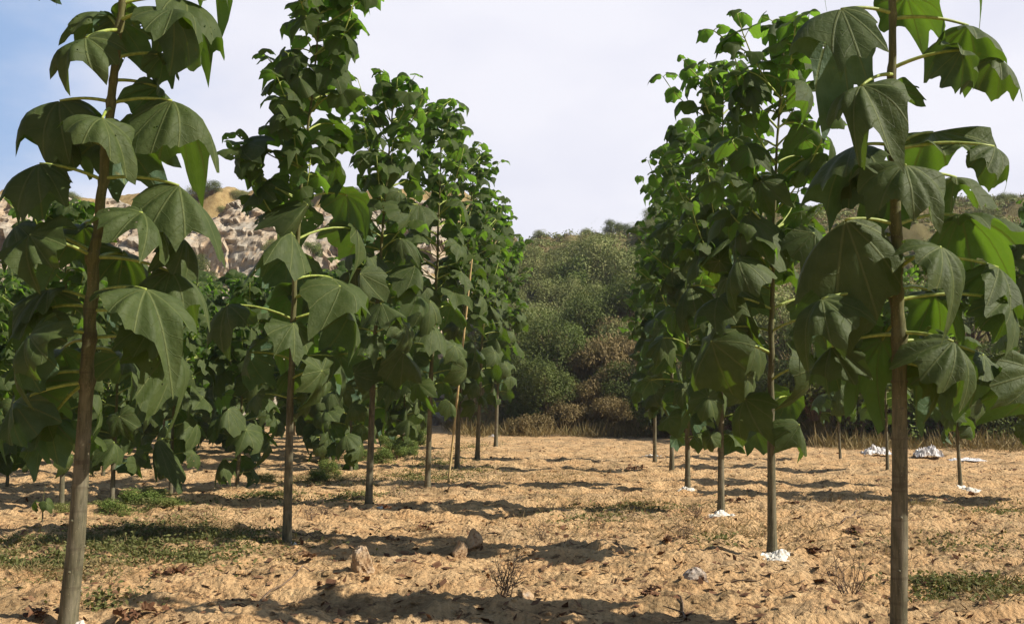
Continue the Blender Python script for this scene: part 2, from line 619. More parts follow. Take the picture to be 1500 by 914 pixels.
def build_cliff():
    nx, nt = 330, 150
    X = np.linspace(-66, -6.5, nx)
    T = np.linspace(-0.03, 1.06, nt)
    xx, tt = np.meshgrid(X, T, indexing='ij')
    base_y = 69.5 + 2.5 * fbm(xx * 0.08, xx * 0 + 3, 2, 5)
    fade = sst(-6.5, -14, xx)
    height = (18.6 + 1.6 * fbm(xx * 0.09, xx * 0, 3, 9) + 1.5 * sst(-25, -60, xx)) * (0.15 + 0.85 * fade)
    yy = base_y + 19 * tt ** 1.05
    zz = height * (tt + 0.05 * np.sin(tt * 14 + fbm(xx * 0.1, tt * 3, 2, 8) * 5))
    # fractured blocks: cell noise with a tilted face for each cell, two sizes
    for sc, amp, seed in ((4.5, 1.2, 1), (1.7, 0.55, 2), (0.75, 0.28, 3)):
        u, w = xx / sc + fbm(xx * 0.4, zz * 0.4, 2, seed) * 0.6, zz / (sc * 0.85) + fbm(xx * 0.4, zz * 0.4, 2, seed + 40) * 0.6
        best = np.full(xx.shape, 1e9)
        off = np.zeros(xx.shape)
        iu, iw = np.floor(u), np.floor(w)
        for a in (-1, 0, 1):
            for b in (-1, 0, 1):
                cu, cw = iu + a, iw + b
                du = cu + hash2(cu, cw, seed) - u
                dw = cw + hash2(cu, cw, seed + 90) - w
                d = du * du + dw * dw
                o = hash2(cu, cw, seed + 200) - 0.5 + du * (hash2(cu, cw, seed + 300) - 0.5) * 1.3 + dw * (hash2(cu, cw, seed + 400) - 0.3) * 1.3
                sel = d < best
                best = np.where(sel, d, best)
                off = np.where(sel, o, off)
        yy = yy - amp * off
        zz = zz + amp * 0.35 * off
    v = np.stack([xx, yy, zz - 0.5], -1)
    m = MB()
    m.grid(v)
    o = m.build('rocky_cliff', M['cliff'], smooth=False)
    tag(o, kind='structure')


build_cliff()

# ------------------------------------------------------------------ broad-leaved plantation trees
LT_DEG = np.array([0, 8, 20, 30, 41, 49, 60, 75, 90, 103, 113, 130, 150, 163, 173, 180.])
LT_R = np.array([1.0, .88, .69, .61, .68, .86, .70, .57, .55, .60, .64, .55, .48, .38, .27, .17])


def leaf_mesh(mb, A, Y, Z, size, kappa=1.1, fold=0.15, ridge=0.05, hi=1, tint=0.0, rs=None, sidek=0.0):
    """One heart-shaped, three-to-five-pointed leaf blade: attached at A, midrib leaving along Y, upper face towards Z."""
    rs = rs or rng
    nr, nt = ((9, 61), (5, 31), (4, 19))[hi]
    Y = Y / np.linalg.norm(Y)
    Z = Z - Y * np.dot(Z, Y)
    Z = Z / (np.linalg.norm(Z) + 1e-9)
    X = np.cross(Y, Z)
    th = np.linspace(-math.pi, math.pi, nt)
    deg = np.abs(np.degrees(th))
    skew = 1 + 0.10 * rs.standard_normal() * np.sign(th)
    Rr = np.interp(deg, LT_DEG, LT_R) * skew
    Rr = Rr * (1 + 0.055 * np.sin(th * 11 + rs.uniform(0, 6)) + 0.045 * np.sin(th * 5 + rs.uniform(0, 6)))
    lob = rs.uniform(0.5, 1.05)
    Rr = np.where(deg < 140, 0.70 + (Rr - 0.68) * lob, Rr)
    Rr = np.maximum(Rr, 0.14)
    rho = np.linspace(0.03, 1, nr)[:, None]
    s = rho * Rr[None, :]
    c, sn = np.cos(th)[None, :], np.sin(th)[None, :]
    k = kappa * (0.62 + 0.25 * c) + sidek * sn
    k = np.where(np.abs(k) < 0.05, 0.05, k)
    hor = np.sin(k * s) / k
    z = -(1 - np.cos(k * s)) / k
    x, y = hor * sn, hor * c
    z = z - fold * np.abs(x) * (1 + 0.5 * s) * 1.6
    x = x * (1 - 0.25 * min(fold, 1.0))
    tri = 1 - 4 * np.abs(np.mod(th / R(38) + 0.5, 1.0) - 0.5)
    z = z - ridge * s * (0.6 * np.cos(2 * math.pi * th / R(38)) + 0.4 * tri)[None, :] * (0.35 + 0.9 * s)
    # every lobe hangs and twists a little by itself, pleated along the veins, margin curled
    z = z + 0.16 * s * np.sin(2 * th + rs.uniform(0, 6))[None, :] - rs.uniform(0.2, 0.7) * np.maximum(s - 0.5, 0) ** 1.4 - 0.07 * rho ** 5 * rs.uniform(-0.3, 1.6)
    lobe = np.exp(-((np.abs(np.degrees(th)) - 51) / 16) ** 2) * np.where(th > 0, rs.normal(0.12, 0.22), rs.normal(0.12, 0.22)) + np.exp(-(np.degrees(th) / 16) ** 2) * rs.normal(0.05, 0.18)
    z = z - lobe[None, :] * s ** 1.6
    y = y + 0.05 * s * np.sin(4 * th + rs.uniform(0, 6))[None, :] * rho
    x = x + 0.14 * s ** 2 * rs.standard_normal() * c
    z = z + 0.09 * s ** 1.5 * np.sin(3 * th + rs.uniform(0, 6))[None, :] + 0.05 * s ** 2 * np.sin(7 * th + rs.uniform(0, 6))[None, :]
    y = y + 0.05 * s ** 2 * rs.standard_normal()
    v = A + size * (x[..., None] * X + y[..., None] * Y + z[..., None] * Z)
    uv = np.stack(np.broadcast_arrays(th[None, :], s), -1)
    # wind the grid so that the face normal points to the upper side
    mb.grid(v[:, ::-1], uv[:, ::-1], tint, 0)


def bez(a, b, c, n=7):
    t = np.linspace(0, 1, n)[:, None]
    return (1 - t) ** 2 * a + 2 * t * (1 - t) * b + t * t * c


UPV = np.array([0, 0, 1.0])


def trunk_mesh(pts, rads, nodes, name_parent, sides=14, n=70):
    """tapering stem through pts with swollen leaf nodes"""
    pts = np.asarray(pts, float)
    d = np.concatenate([[0], np.cumsum(np.linalg.norm(np.diff(pts, axis=0), axis=1))])
    t = np.linspace(0, d[-1], n)
    c = np.stack([np.interp(t, d, pts[:, k]) for k in range(3)], -1)
    for _ in range(3):
        c[1:-1] = 0.25 * c[:-2] + 0.5 * c[1:-1] + 0.25 * c[2:]
    r = np.interp(t, d, rads)
    r = r * (1 + 0.025 * noise2(t * 4, t * 0 + 0.5, int(abs(pts[0][0]) * 91) + 3))
    h = c[:, 2]
    for nz in nodes:
        r = r * (1 + 0.17 * np.exp(-((h - nz) / 0.02) ** 2))
        c[:, :2] += 0.006 * np.sin(nz * 37.0 + np.array([0, 1.6])) * np.exp(-((h - nz) / 0.09) ** 2)[:, None]
    r[:3] = r[:3] * np.array([1.28, 1.13, 1.04])
    m = MB()
    tt = np.clip((t / d[-1]), 0, 1)
    m.tube(c, r, sides, tt)
    return m


def stem_at(pts, h):
    return np.array([np.interp(h, pts[:, 2], pts[:, k]) for k in range(2)] + [h])


def make_tree(base, pts, h0, height, r0, lod, seed, label, group=None, size=0.43, shoots=True, manual=None, nmax=999, topshoot=0.55, name='tree', width=1.0, inter=0.26, shootw=1.0):
    """pts: stem polyline (world). Parts: trunk, crown (> leaf_stalk)."""
    rs = np.random.default_rng(seed)
    pts = np.asarray(pts, float)
    top = pts[-1][2]
    root = empty(name, base)
    tag(root, label, 'tree', group)
    crown = MB()
    stalks = []
    nodes = []
    if manual is None:
        h = h0
        az = rs.uniform(0, math.pi)
        while h < top - 0.12:
            f = (h - h0) / max(top - h0, 0.1)
            nodes.append(h)
            c = stem_at(pts, h)
            prof = (0.62 + 0.38 * min(1, f / 0.12)) if f < 0.12 else 1.0 - 0.50 * max(0, (f - 0.35) / 0.65) ** 0.9
            for k in (0, 1):
                if rs.random() < (0.07 if f < 0.9 else 0.0):
                    continue
                a = az + k * math.pi + rs.normal(0, 0.28)
                out = np.array([math.cos(a), math.sin(a), 0])
                sz = size * prof * rs.uniform(0.8, 1.18)
                L = sz * rs.uniform(0.8, 1.5) * width
                rise = (0.10 + 0.35 * f) * L + rs.normal(0, 0.06) * L
                A = c + out * L + UPV * rise
                mid = c + out * L * 0.5 + UPV * (rise * 0.75 + 0.10 * L)
                stalks.append((c, mid, A, 0.0035 + 0.010 * sz / 0.43 * 0.8))
                pit = -R(rs.normal(54 - 34 * f, 18))
                Y = out * math.cos(pit) + UPV * math.sin(pit)
                side = np.cross(out, UPV)
                Y = Y + side * rs.normal(0, 0.4)
                Z = UPV * math.cos(pit) - out * math.sin(pit) + side * rs.normal(0, 0.35)
                tint = np.clip(0.02 + 0.75 * max(0, f - 0.45) / 0.55 + rs.normal(0, 0.07), 0, 1)
                if rs.random() < 0.05 and f < 0.4:
                    tint = 0.55
                leaf_mesh(crown, A, Y, Z, sz, kappa=rs.uniform(0.3, 1.35) * (1.15 - 0.5 * f), fold=abs(rs.normal(0.15, 0.30)), ridge=rs.uniform(0.06, 0.16), hi=lod, tint=tint, rs=rs, sidek=rs.normal(0, 0.3))
            if shoots and f > topshoot - 0.2 and f < 0.97:
                # leafy side shoots from the leaf axils of the upper stem
                for k in (0, 1):
                    if rs.random() < 0.22:
                        continue
                    a = az + k * math.pi + rs.normal(0, 0.4)
                    out = np.array([math.cos(a), math.sin(a), 0])
                    Ls = rs.uniform(0.55, 1.25) * (1.15 - 0.30 * f) * width * shootw
                    el = R(rs.uniform(25, 60))
                    Ls = min(Ls, max(0.22, (top - 0.05 - h) / math.sin(el)))
                    end = c + Ls * (out * math.cos(el) + UPV * math.sin(el))
                    mid = c + Ls * 0.55 * (out * math.cos(el * 0.6) + UPV * math.sin(el * 0.6))
                    stalks.append((c, mid, end, 0.008))
                    b = bez(c, mid, end, 5)
                    for q in (2, 3, 4):
                        for w in (0, 1):
                            if rs.random() < 0.12:
                                continue
                            aa = a + (math.pi / 2) * (q % 2) + w * math.pi + rs.normal(0, 0.4)
                            o2 = np.array([math.cos(aa), math.sin(aa), 0])
                            sz = size * rs.uniform(0.32, 0.58) * (1.15 - 0.3 * f) * (1.25 - 0.12 * q)
                            A = b[q] + o2 * sz * 0.6 + UPV * sz * rs.uniform(0.0, 0.4)
                            stalks.append((b[q], (b[q] + A) / 2 + UPV * 0.02, A, 0.004))
                            pit = -R(rs.normal(22, 20))
                            Y = o2 * math.cos(pit) + UPV * math.sin(pit)
                            Z = UPV * math.cos(pit) - o2 * math.sin(pit) + rs.normal(0, 0.2, 3)
                            leaf_mesh(crown, A, Y, Z, sz, kappa=rs.uniform(0.4, 1.1), fold=abs(rs.normal(0.1, 0.15)), ridge=0.04, hi=min(2, lod + 1) if lod else 1, tint=np.clip(0.45 + 0.5 * f * rs.uniform(0.5, 1.1), 0, 1), rs=rs)
            az += math.pi / 2 + rs.normal(0, 0.12)
            h += (inter * (1 - 0.5 * f)) * rs.uniform(0.85, 1.15)
    else:
        D = manual['depth']
        for (ax, ay, tx, ty, dz, dz2, nx, ny, kap, fold, tint, sc) in manual['leaves']:
            A, T = P(ax, ay, D + dz), P(tx, ty, D + dz2)
            c = P(nx, ny, D) if nx is not None else None
            if c is not None:
                c = stem_at(pts, c[2])
                nodes.append(c[2])
            dirv = T - A
            L = np.linalg.norm(dirv)
            dirv = dirv / L
            rad = A - stem_at(pts, A[2])
            rad[2] = 0
            rad = rad / (np.linalg.norm(rad) + 1e-6)
            hu, hr = manual.get('hint', (0.7, 0.7))
            hint = UPV * hu + rad * hr + rs.normal(0, 0.22, 3)
            Zc = hint - dirv * np.dot(hint, dirv)
            Zc /= np.linalg.norm(Zc)
            al = kap / 2
            Y = dirv * math.cos(al) + Zc * math.sin(al)
            Z = Zc * math.cos(al) - dirv * math.sin(al)
            size_ = L / (2 * math.sin(kap / 2) / kap) * sc * manual.get('scale', 0.9)
            leaf_mesh(crown, A, Y, Z, size_, kap, fold, rs.uniform(0.10, 0.20), 0, tint, rs, rs.normal(0, 0.3))
            if c is not None:
                mid = (c + A) / 2 + UPV * 0.12 * np.linalg.norm(A - c)
                stalks.append((c, mid, A, 0.0125))
    n = len(pts)
    d = np.concatenate([[0], np.cumsum(np.linalg.norm(np.diff(pts, axis=0), axis=1))]) / np.linalg.norm(np.diff(pts, axis=0), axis=1).sum()
    if np.isscalar(r0):
        rads = r0 * (0.14 + 0.86 * np.clip(1 - d, 0, 1) ** 1.45)
    else:
        rads = r0
    tm = trunk_mesh(pts, rads, nodes, root, (18, 11, 8)[lod], (140, 70, 40)[lod])
    if lod == 0:
        for q in range(9):
            hh = base[2] + 0.25 + 0.19 * q + rs.uniform(-.04, .04)
            for w in (0, 1):
                a = q * math.pi / 2 + w * math.pi + rs.normal(0, .2)
                o2 = np.array([math.cos(a), math.sin(a), 0.25])
                cc = stem_at(pts, hh)
                rr = np.interp(hh, pts[:, 2], rads)
                tm.tube(np.array([cc + o2 * rr * .7, cc + o2 * rr * 1.06, cc + o2 * rr * 1.16]), np.array([.013, .011, .006]), 8, 0.25)
    tm.build('trunk', M['bark'], root, origin=base)
    separate = manual is not None
    sm = []
    for (a, b, c, r) in stalks:
        p = bez(a, b, c, (9, 6, 4)[lod])
        rr = np.linspace(r * 1.15, r * 0.75, len(p))
        if separate:
            k = MB()
            k.tube(p, rr, 8)
            sm.append(k)
        else:
            crown.tube(p, rr, (8, 5, 3)[lod], 0.0, 1)
    co = crown.build('crown', [M['leaf'], M['stalk']], root, origin=base)
    for k in sm:
        k.build('leaf_stalk', M['stalk'], co, origin=base)
    return root


def px_stem(pix, d):
    return np.array([P(x, y, d) for x, y in pix])


def set_depth(px, X):
    """distance ahead of the camera at which something X metres right of the camera's row axis shows at px"""
    return X * F / (px - 860.0)


# --- the two nearest trees, leaf by leaf
N = None
D1 = depth_ground(100, 906)
left_pix = [(99, 914), (113, 780), (125, 600), (131, 480), (140, 370), (150, 260), (163, 150), (172, 70), (182, -10), (188, -70), (194, -150)]
lp = px_stem(left_pix, D1)
lp[0] = G(99, 906)
lp[0][2] -= 0.05
wpx = [28, 24.5, 19.5, 17.5, 15.5, 13.5, 12, 11, 10, 9, 8]
LEFT = dict(depth=D1, scale=0.80, leaves=[
    # attach x, y, tip x, y, depth offset at attach and tip, stalk's node x, y, curl, fold, tint, scale
    (126, 56, 82, 140, -.30, -.48, 176, 45, 1.0, .05, .0, 1.0),
    (172, 28, 226, 108, .25, .42, 174, 35, 1.0, .30, .0, 1.0),
    (148, 18, 128, 55, .32, .50, 176, 45, 1.1, .2, .0, 1.4),
    (270, 0, 356, 78, .10, .18, 180, 5, 1.2, .25, .15, 1.05),
    (252, 14, 292, 82, -.20, -.42, 178, 30, 1.3, .25, .0, 1.0),
    (252, 148, 342, 238, -.05, -.12, 160, 152, 1.1, .45, .05, 1.0),
    (232, 128, 246, 200, .15, .25, 163, 118, 1.2, .2, .0, 1.0),
    (150, 174, 150, 250, -.36, -.62, 158, 160, 1.1, .06, .0, 1.0),
    (88, 148, 8, 240, .05, -.02, 158, 150, 1.2, .35, .0, 1.0),
    (58, 240, -22, 312, -.22, -.34, 147, 264, 1.1, .4, .0, 1.0),
    (178, 200, 238, 296, .35, .55, 153, 225, 1.0, .12, .0, 1.0),
    (262, 272, 330, 368, -.08, -.18, 150, 262, 1.0, .35, .0, 1.05),
    (208, 312, 212, 382, -.32, -.60, 144, 325, 1.1, .08, .0, 1.15),
    (44, 344, 34, 424, -.30, -.50, 136, 378, 1.0, .12, .0, 1.1),
    (250, 398, 326, 474, .05, .10, 139, 377, 1.1, .3, .0, 1.0),
    (214, 424, 248, 520, -.36, -.62, 136, 432, 1.2, .12, .0, 1.08),
    (72, 424, 0, 484, .12, .14, 134, 440, 1.2, .2, .0, 1.05),
    (44, 490, 14, 612, -.36, -.48, 129, 488, .9, .15, .06, 1.0),
    (252, 505, 298, 594, .10, .05, 131, 495, 1.1, .4, .2, 1.0),
    (44, 560, 26, 690, .25, .12, 127, 545, .9, .25, .35, .9),
    (72, 618, 40, 714, .35, .30, 126, 560, 1.0, .4, .0, .85),
    (46, -38, 50, 14, .0, .05, 182, -20, 1.0, .4, .0, 1.1),
    (180, 372, 165, 450, .38, .60, 139, 380, 1.0, .1, .0, 1.0),
    (120, 330, 80, 410, .40, .62, 143, 330, 1.1, .2, .0, 1.0),
    (290, -50, 340, 20, .2, .4, 186, -60, 1.1, .2, .2, 1.1),
    (110, -70, 60, -20, -.2, -.4, 187, -70, 1.1, .2, .2, 1.1),
    (90, 512, 60, 590, .40, .6, 128, 500, 1.1, .2, .1, 1.0),
    (180, 520, 215, 600, .42, .62, 128, 510, 1.1, .2, .0, .9),
    (24, 330, -10, 400, .10, .05, 138, 372, 1.0, .5, .0, 1.0),
    (270, 350, 310, 420, .2, .3, 144, 325, 1.1, .5, .0, 1.0),
    (230, 470, 270, 540, -.1, -.2, 131, 455, 1.2, .3, .0, 1.0),
    (60, 455, 20, 520, .15, .2, 132, 450, 1.0, .3, .1, 1.0),
    (20, 590, -10, 680, -.1, -.2, 127, 560, 1.0, .3, .1, 1.0),
    (110, 210, 90, 262, .3, .5, 153, 215, 1.1, .2, .0, 1.1),
    (240, 80, 258, 128, .2, .35, 168, 85, 1.2, .4, .0, 1.0),
])
b1 = lp[0].copy()
make_tree(b1, lp, 0, 0, [w / 2 / F * D1 for w in wpx], 0, 101,
          'nearest tree of the left row, thick tan trunk with huge drooping leaves',
          'trees of the left row', manual=LEFT)

D2 = depth_ground(1316, 928)
right_pix = [(1316, 935), (1318, 700), (1317, 500), (1314, 400), (1311, 250), (1308, 100), (1306, 0), (1305, -80), (1304, -150)]
rp = px_stem(right_pix, D2)
rp[0] = G(1316, 928)
rp[0][2] -= 0.05
wpx2 = [25, 22.5, 20, 17, 14, 11.5, 10, 9, 7]
RIGHT = dict(depth=D2, hint=(0.35, 1.0), scale=0.74, leaves=[
    (1232, 14, 1140, 92, -.12, -.20, 1306, 20, 1.0, .75, .0, 1.0),
    (1328, -4, 1352, 84, .28, .48, 1307, 10, .9, .08, .25, 1.05),
    (1418, 38, 1506, 110, .10, .22, 1307, 28, 1.0, .3, .15, 1.0),
    (1408, 74, 1446, 130, -.10, -.25, 1308, 100, 1.1, .45, .0, 1.1),
    (1460, 85, 1520, 150, .05, .15, N, N, 1.1, .3, .0, 1.0),
    (1262, 126, 1232, 216, -.32, -.55, 1309, 110, 1.3, .10, .0, 1.05),
    (1252, 214, 1146, 292, .05, .10, 1311, 214, 1.1, .45, .0, 1.0),
    (1366, 194, 1486, 252, .22, .46, 1311, 215, .9, .12, .25, 1.0),
    (1326, 242, 1320, 336, -.36, -.62, 1311, 262, 1.3, .10, .0, 1.1),
    (1408, 316, 1506, 388, .20, .34, 1313, 330, .9, .3, .3, 1.05),
    (1238, 322, 1124, 448, -.10, -.12, 1313, 330, 1.0, .65, .0, .98),
    (1378, 362, 1428, 480, -.32, -.52, 1314, 395, 1.1, .12, .0, 1.0),
    (1204, 438, 1172, 540, -.22, -.42, 1315, 435, 1.3, .22, .0, 1.0),
    (1474, 440, 1504, 530, .05, .0, 1315, 440, 1.1, .35, .1, 1.0),
    (1292, 498, 1276, 622, .32, .42, 1316, 470, .9, .25, .3, .95),
    (1396, 500, 1442, 624, -.24, -.42, 1317, 488, 1.1, .3, .0, .95),
    (1520, 545, 1492, 664, -.1, -.2, N, N, 1.0, .4, .0, .9),
    (1300, 285, 1266, 372, .42, .6, 1312, 280, 1.0, .1, .2, 1.0),
    (1334, 520, 1348, 596, .35, .52, 1316, 500, 1.0, .2, .1, 1.0),
    (1400, 260, 1440, 300, .3, .55, 1311, 262, 1.0, .2, .2, 1.2),
    (1300, 130, 1330, 200, .4, .6, 1309, 112, 1.0, .2, .1, .9),
    (1240, 440, 1250, 520, .35, .6, 1315, 425, 1.0, .2, .2, 1.0),
    (1370, 430, 1392, 510, .4, .6, 1315, 425, 1.0, .2, .2, 1.0),
    (1462, 392, 1500, 470, .15, .2, 1314, 380, 1.0, .4, .1, 1.1),
    (1218, 508, 1180, 590, .1, .1, 1316, 490, 1.1, .45, .0, 1.0),
    (1440, 520, 1478, 600, .2, .3, 1317, 500, 1.1, .4, .1, 1.1),
    (1250, 250, 1218, 312, .25, .4, 1312, 255, 1.1, .3, .1, 1.1),
    (1366, 545, 1380, 625, .0, -.1, 1317, 530, 1.2, .3, .3, .9),
    (1456, 215, 1500, 280, -.1, -.2, 1311, 220, 1.1, .4, .0, 1.0),
    (1212, 355, 1160, 430, .3, .5, 1313, 345, 1.0, .3, .0, 1.0),
    (1230, -70, 1180, -10, .1, .2, 1305, -60, 1.1, .3, .2, 1.1),
    (1400, -60, 1460, 5, -.1, -.2, 1305, -60, 1.1, .3, .2, 1.1),
])
b2 = rp[0].copy()
make_tree(b2, rp, 0, 0, [w / 2 / F * D2 for w in wpx2], 0, 102,
          'nearest tree of the right row, single thick trunk down to the bottom frame edge',
          'trees of the right row', manual=RIGHT)

# --- the rest of the two rows: foot, points up the stem, top, height at which leaves start
ROWS = [
    # pixels of the stem (foot first, top last), lowest leaf y, stem width px at foot, lod, seed, label, group, width
    ([(420, 800), (425, 600), (432, 400), (446, 220), (458, 130), (472, -25)], 600, 17, 1, 11, 'second tree from the camera in the left row, tall against open sky', 'L', 1.0),
    ([(540, 739), (548, 520), (556, 400), (566, 270), (578, 118)], 610, 13.5, 1, 12, 'third tree from the camera in the left row, with a slim dark stem', 'L', 1.0),
    ([(626, 716), (632, 540), (640, 400), (648, 158)], 600, 11, 1, 13, 'fourth tree from the camera in the left row, just before the leaning cane', 'L', 1.0),
    ([(669, 686), (676, 500), (695, 222)], 600, 9.5, 1, 14, 'fifth tree from the camera in the left row, just behind the leaning cane', 'L', 1.0),
    ([(699, 673), (706, 500), (725, 296)], 590, 8, 2, 15, 'sixth tree from the camera in the left row, small and leafy', 'L', 1.05),
    ([(726, 657), (731, 500), (750, 350)], 590, 7, 2, 16, 'last tree of the left row, shortest top beside the scrubby bank', 'L', 1.05),
    ([(1131, 815), (1129, 600), (1131, 400), (1138, 200), (1152, 30)], 645, 17, 1, 21, 'second tree from the camera in the right row, in a lime patch', 'R', 1.0),
    ([(1056, 753), (1056, 560), (1058, 300), (1060, 92)], 650, 12.5, 1, 22, 'third tree from the camera in the right row, drooping leaf low on its stem', 'R', 0.95),
    ([(1007, 716), (1007, 500), (1012, 185)], 650, 10, 1, 23, 'fourth tree from the camera in the right row, stem ending in a thin lime patch', 'R', 0.95),
    ([(984, 690), (984, 500), (982, 245)], 620, 8, 2, 24, 'fifth tree from the camera in the right row, thin straight stem', 'R', 0.9),
    ([(959, 676), (959, 500), (962, 345)], 610, 7, 2, 25, 'last tree of the right row, small crown in front of the scrubby bank', 'R', 0.8),
]
BASES = {}
for (pix, ylow, wfoot, lod, seed, label, side, wd) in ROWS:
    d = depth_ground(*pix[0])
    pts = px_stem(pix, d)
    pts[0] = G(*pix[0])
    pts[0][2] -= 0.04
    h0 = P(pix[1][0], ylow, d)[2] + 0.12
    BASES[seed] = pts[0]
    make_tree(pts[0].copy(), pts, h0, 0, 0.85 * wfoot / 2 / F * d, lod, seed, label,
              'trees of the left row' if side == 'L' else 'trees of the right row', width=wd, size=0.50, shootw=(1.0 if seed in (11, 21) else 1.3))

# --- younger trees of the field to the left and of the next row to the right
FIELD = [
    # foot px, height m, lowest leaf m, lod, seed, label
    ((90, 752), 4.6, 0.8, 1, 31, 'dark stemmed young tree just left of the nearest left trunk', 0),
    ((164, 738), 3.6, 0.6, 1, 32, 'short young tree just right of the nearest left trunk', 0),
    ((250, 724), 3.9, 0.5, 1, 33, 'young tree with a yellowing leaf near its foot, behind the weedy mound', 0),
    ((347, 718), 3.9, 0.28, 1, 34, 'low leafed young tree left of the second left-row trunk', 0),
    ((514, 690), 4.2, 0.28, 1, 35, 'thin young tree between the second and third trunks of the left row', 0),
    ((470, 676), 4.6, 0.25, 2, 36, 'low leafed young tree right behind the second left-row trunk', 0),
    ((590, 664), 4.8, 0.5, 2, 37, 'young tree standing between the third and fourth left-row trunks', 0),
    ((1231, 674), 4.6, 1.2, 1, 41, 'young tree behind the right row, thin stem left of the white plastic', 1),
    ((1407, 714), 4.4, 1.05, 1, 42, 'young tree right of the nearest right trunk, two small leaves low on its stem', 1),
    ((1536, 735), 4.95, 0.9, 1, 43, 'young tree at the right frame edge, upper leaves against the sky', 1),
    ((1300, 690), 4.8, 1.2, 2, 44, 'young tree hidden largely behind the nearest right trunk', 1),
]
for (foot, hgt, low, lod, seed, label, side) in FIELD:
    p = G(*foot)
    rs = np.random.default_rng(seed + 500)
    lean = rs.normal(0, 0.08, 2)
    pts = np.array([p - [0, 0, .04], p + [lean[0] * .3, lean[1] * .3, hgt * .5], p + [lean[0], lean[1], hgt]])
    make_tree(p.copy(), pts, p[2] + low, 0, 0.04, lod, seed, label,
              'young trees in the field left of the left row' if side == 0 else 'young trees behind the right row', size=0.46, topshoot=0.6, inter=0.24)

proto = []
for k in range(3):
    base = np.zeros(3)
    pts = np.array([[0, 0, -.05], [0.05, 0, 2.5], [0.1, 0.05, 5.0]])
    proto.append(make_tree(base, pts, 0.32, 0, 0.042, 2, 60 + k, 'young broad-leaved tree among many in the field behind the left row',
                           'young trees in the field left of the left row', size=0.52, topshoot=0.45, inter=0.21, width=1.2))
far = []
for X, ys in ((-10.8, (19.0, 22, 25, 28, 31.5, 35, 39, 44)), (-7.4, (27, 31, 35, 39.5, 44)), (-14.5, (25, 28.5, 32, 36, 41, 48)), (-19, (32, 36, 40, 45, 52)), (-25, (42, 47, 53))):
    for y in ys:
        far.append((X + random.uniform(-.7, .7), y + random.uniform(-.8, .8)))
for i, (x, y) in enumerate(far):
    o = proto[i] if i < 3 else copy_tree(proto[i % 3])
    o.location = (x, y, float(hfun(x, y)))
    o.rotation_euler.z = random.uniform(0, 6.28)
    hmax = 1.6 + 212 / F * y
    s = min(1.25, hmax / 5.2) * random.uniform(0.88, 1.03)
    o.scale = (s, s, s)

# ------------------------------------------------------------------ shrubs of the bank and the hillside
def shrub_mesh(seed, w, h, n, leaf, lobes, spiky=0.0):
    rs = np.random.default_rng(seed)
    c = MB()
    st = MB()
    cen = []
    for i in range(lobes):
        a = rs.uniform(0, 2 * math.pi)
        rr = w * 0.5 * math.sqrt(rs.random()) * 0.8
        zz = h * rs.uniform(0.25, 0.85) * (1 - 0.45 * (rr / (w * .5)) ** 2)
        cen.append((rr * math.cos(a), rr * math.sin(a), zz, rs.uniform(0.16, 0.30) * min(w, h * 1.3)))
    for (x, y, z, r) in cen:
        st.tube(bez(np.array([x * .15, y * .15, -0.1]), np.array([x * .4, y * .4, z * .6]), np.array([x, y, z]), 5), np.linspace(0.045, 0.012, 5) * (h / 2.5), 5)
        m = int(n / lobes)
        dv = rs.normal(0, 1, (m, 3))
        dv /= np.linalg.norm(dv, axis=1)[:, None]
        rad = r * rs.uniform(0.25, 1.0, m) ** 0.5 * (1 + 0.35 * rs.standard_normal(m) * (rs.random(m) < 0.3))
        p = np.array([x, y, z]) + dv * rad[:, None] * np.array([1, 1, 0.85])
        p[:, 2] = np.maximum(p[:, 2], 0.02)
        nn = dv * 0.9 + rs.normal(0, 0.55, (m, 3)) + np.array([0, 0, 0.5])
        ax = np.cross(nn, rs.normal(0, 1, (m, 3)))
        ax[:, 2] += spiky
        ax /= np.linalg.norm(ax, axis=1)[:, None]
        ay = np.cross(ax, nn)
        ay /= np.linalg.norm(ay, axis=1)[:, None]
        sz = leaf * rs.uniform(0.6, 1.4, m)[:, None]
        tint = np.clip(rs.uniform(0, 1) * 0.5 + rs.uniform(0, 0.5, m), 0, 1)
        c.cards(p, ay * sz * 0.42, ax * sz, tint)
    return c, st


SHRUBS = {}
for key, args in dict(
        shrub_dark=(3, 3.2, 2.9, 8000, .062, 22),
        shrub_olive=(4, 3.6, 2.6, 8000, .058, 24),
        shrub_green=(5, 2.4, 2.4, 6000, .062, 18),
        shrub_dry=(6, 2.6, 1.7, 7000, .075, 18, 1.2)).items():
    SHRUBS[key] = []
    for v in range(2):
        SHRUBS[key].append(tuple(args) if False else shrub_mesh(args[0] * 10 + v, *args[1:]))
SH_OBJ = {}


def shrub(key, var, x, y, s, label, group, sz=1.0):
    k = (key, var)
    if k not in SH_OBJ:
        c, st = SHRUBS[key][var]
        root = empty('shrub', (0, 0, 0))
        c.build('foliage', M[key], root)
        st.build('stem', M['twig'], root)
        SH_OBJ[k] = root
        o = root
    else:
        o = copy_tree(SH_OBJ[k])
    o.location = (x, y, float(hfun(x, y)) - 0.08)
    o.rotation_euler.z = random.uniform(0, 6.28)
    o.scale = (s, s, s * sz)
    tag(o, label, 'shrub', group)
    return o


def at(px, y):
    """x of something y metres along the rows that shows at photo column px"""
    v = fw + rt * ((px - 750) / F)
    return v[0] / v[1] * y


GB = 'shrubs on the bank at the end of the rows'
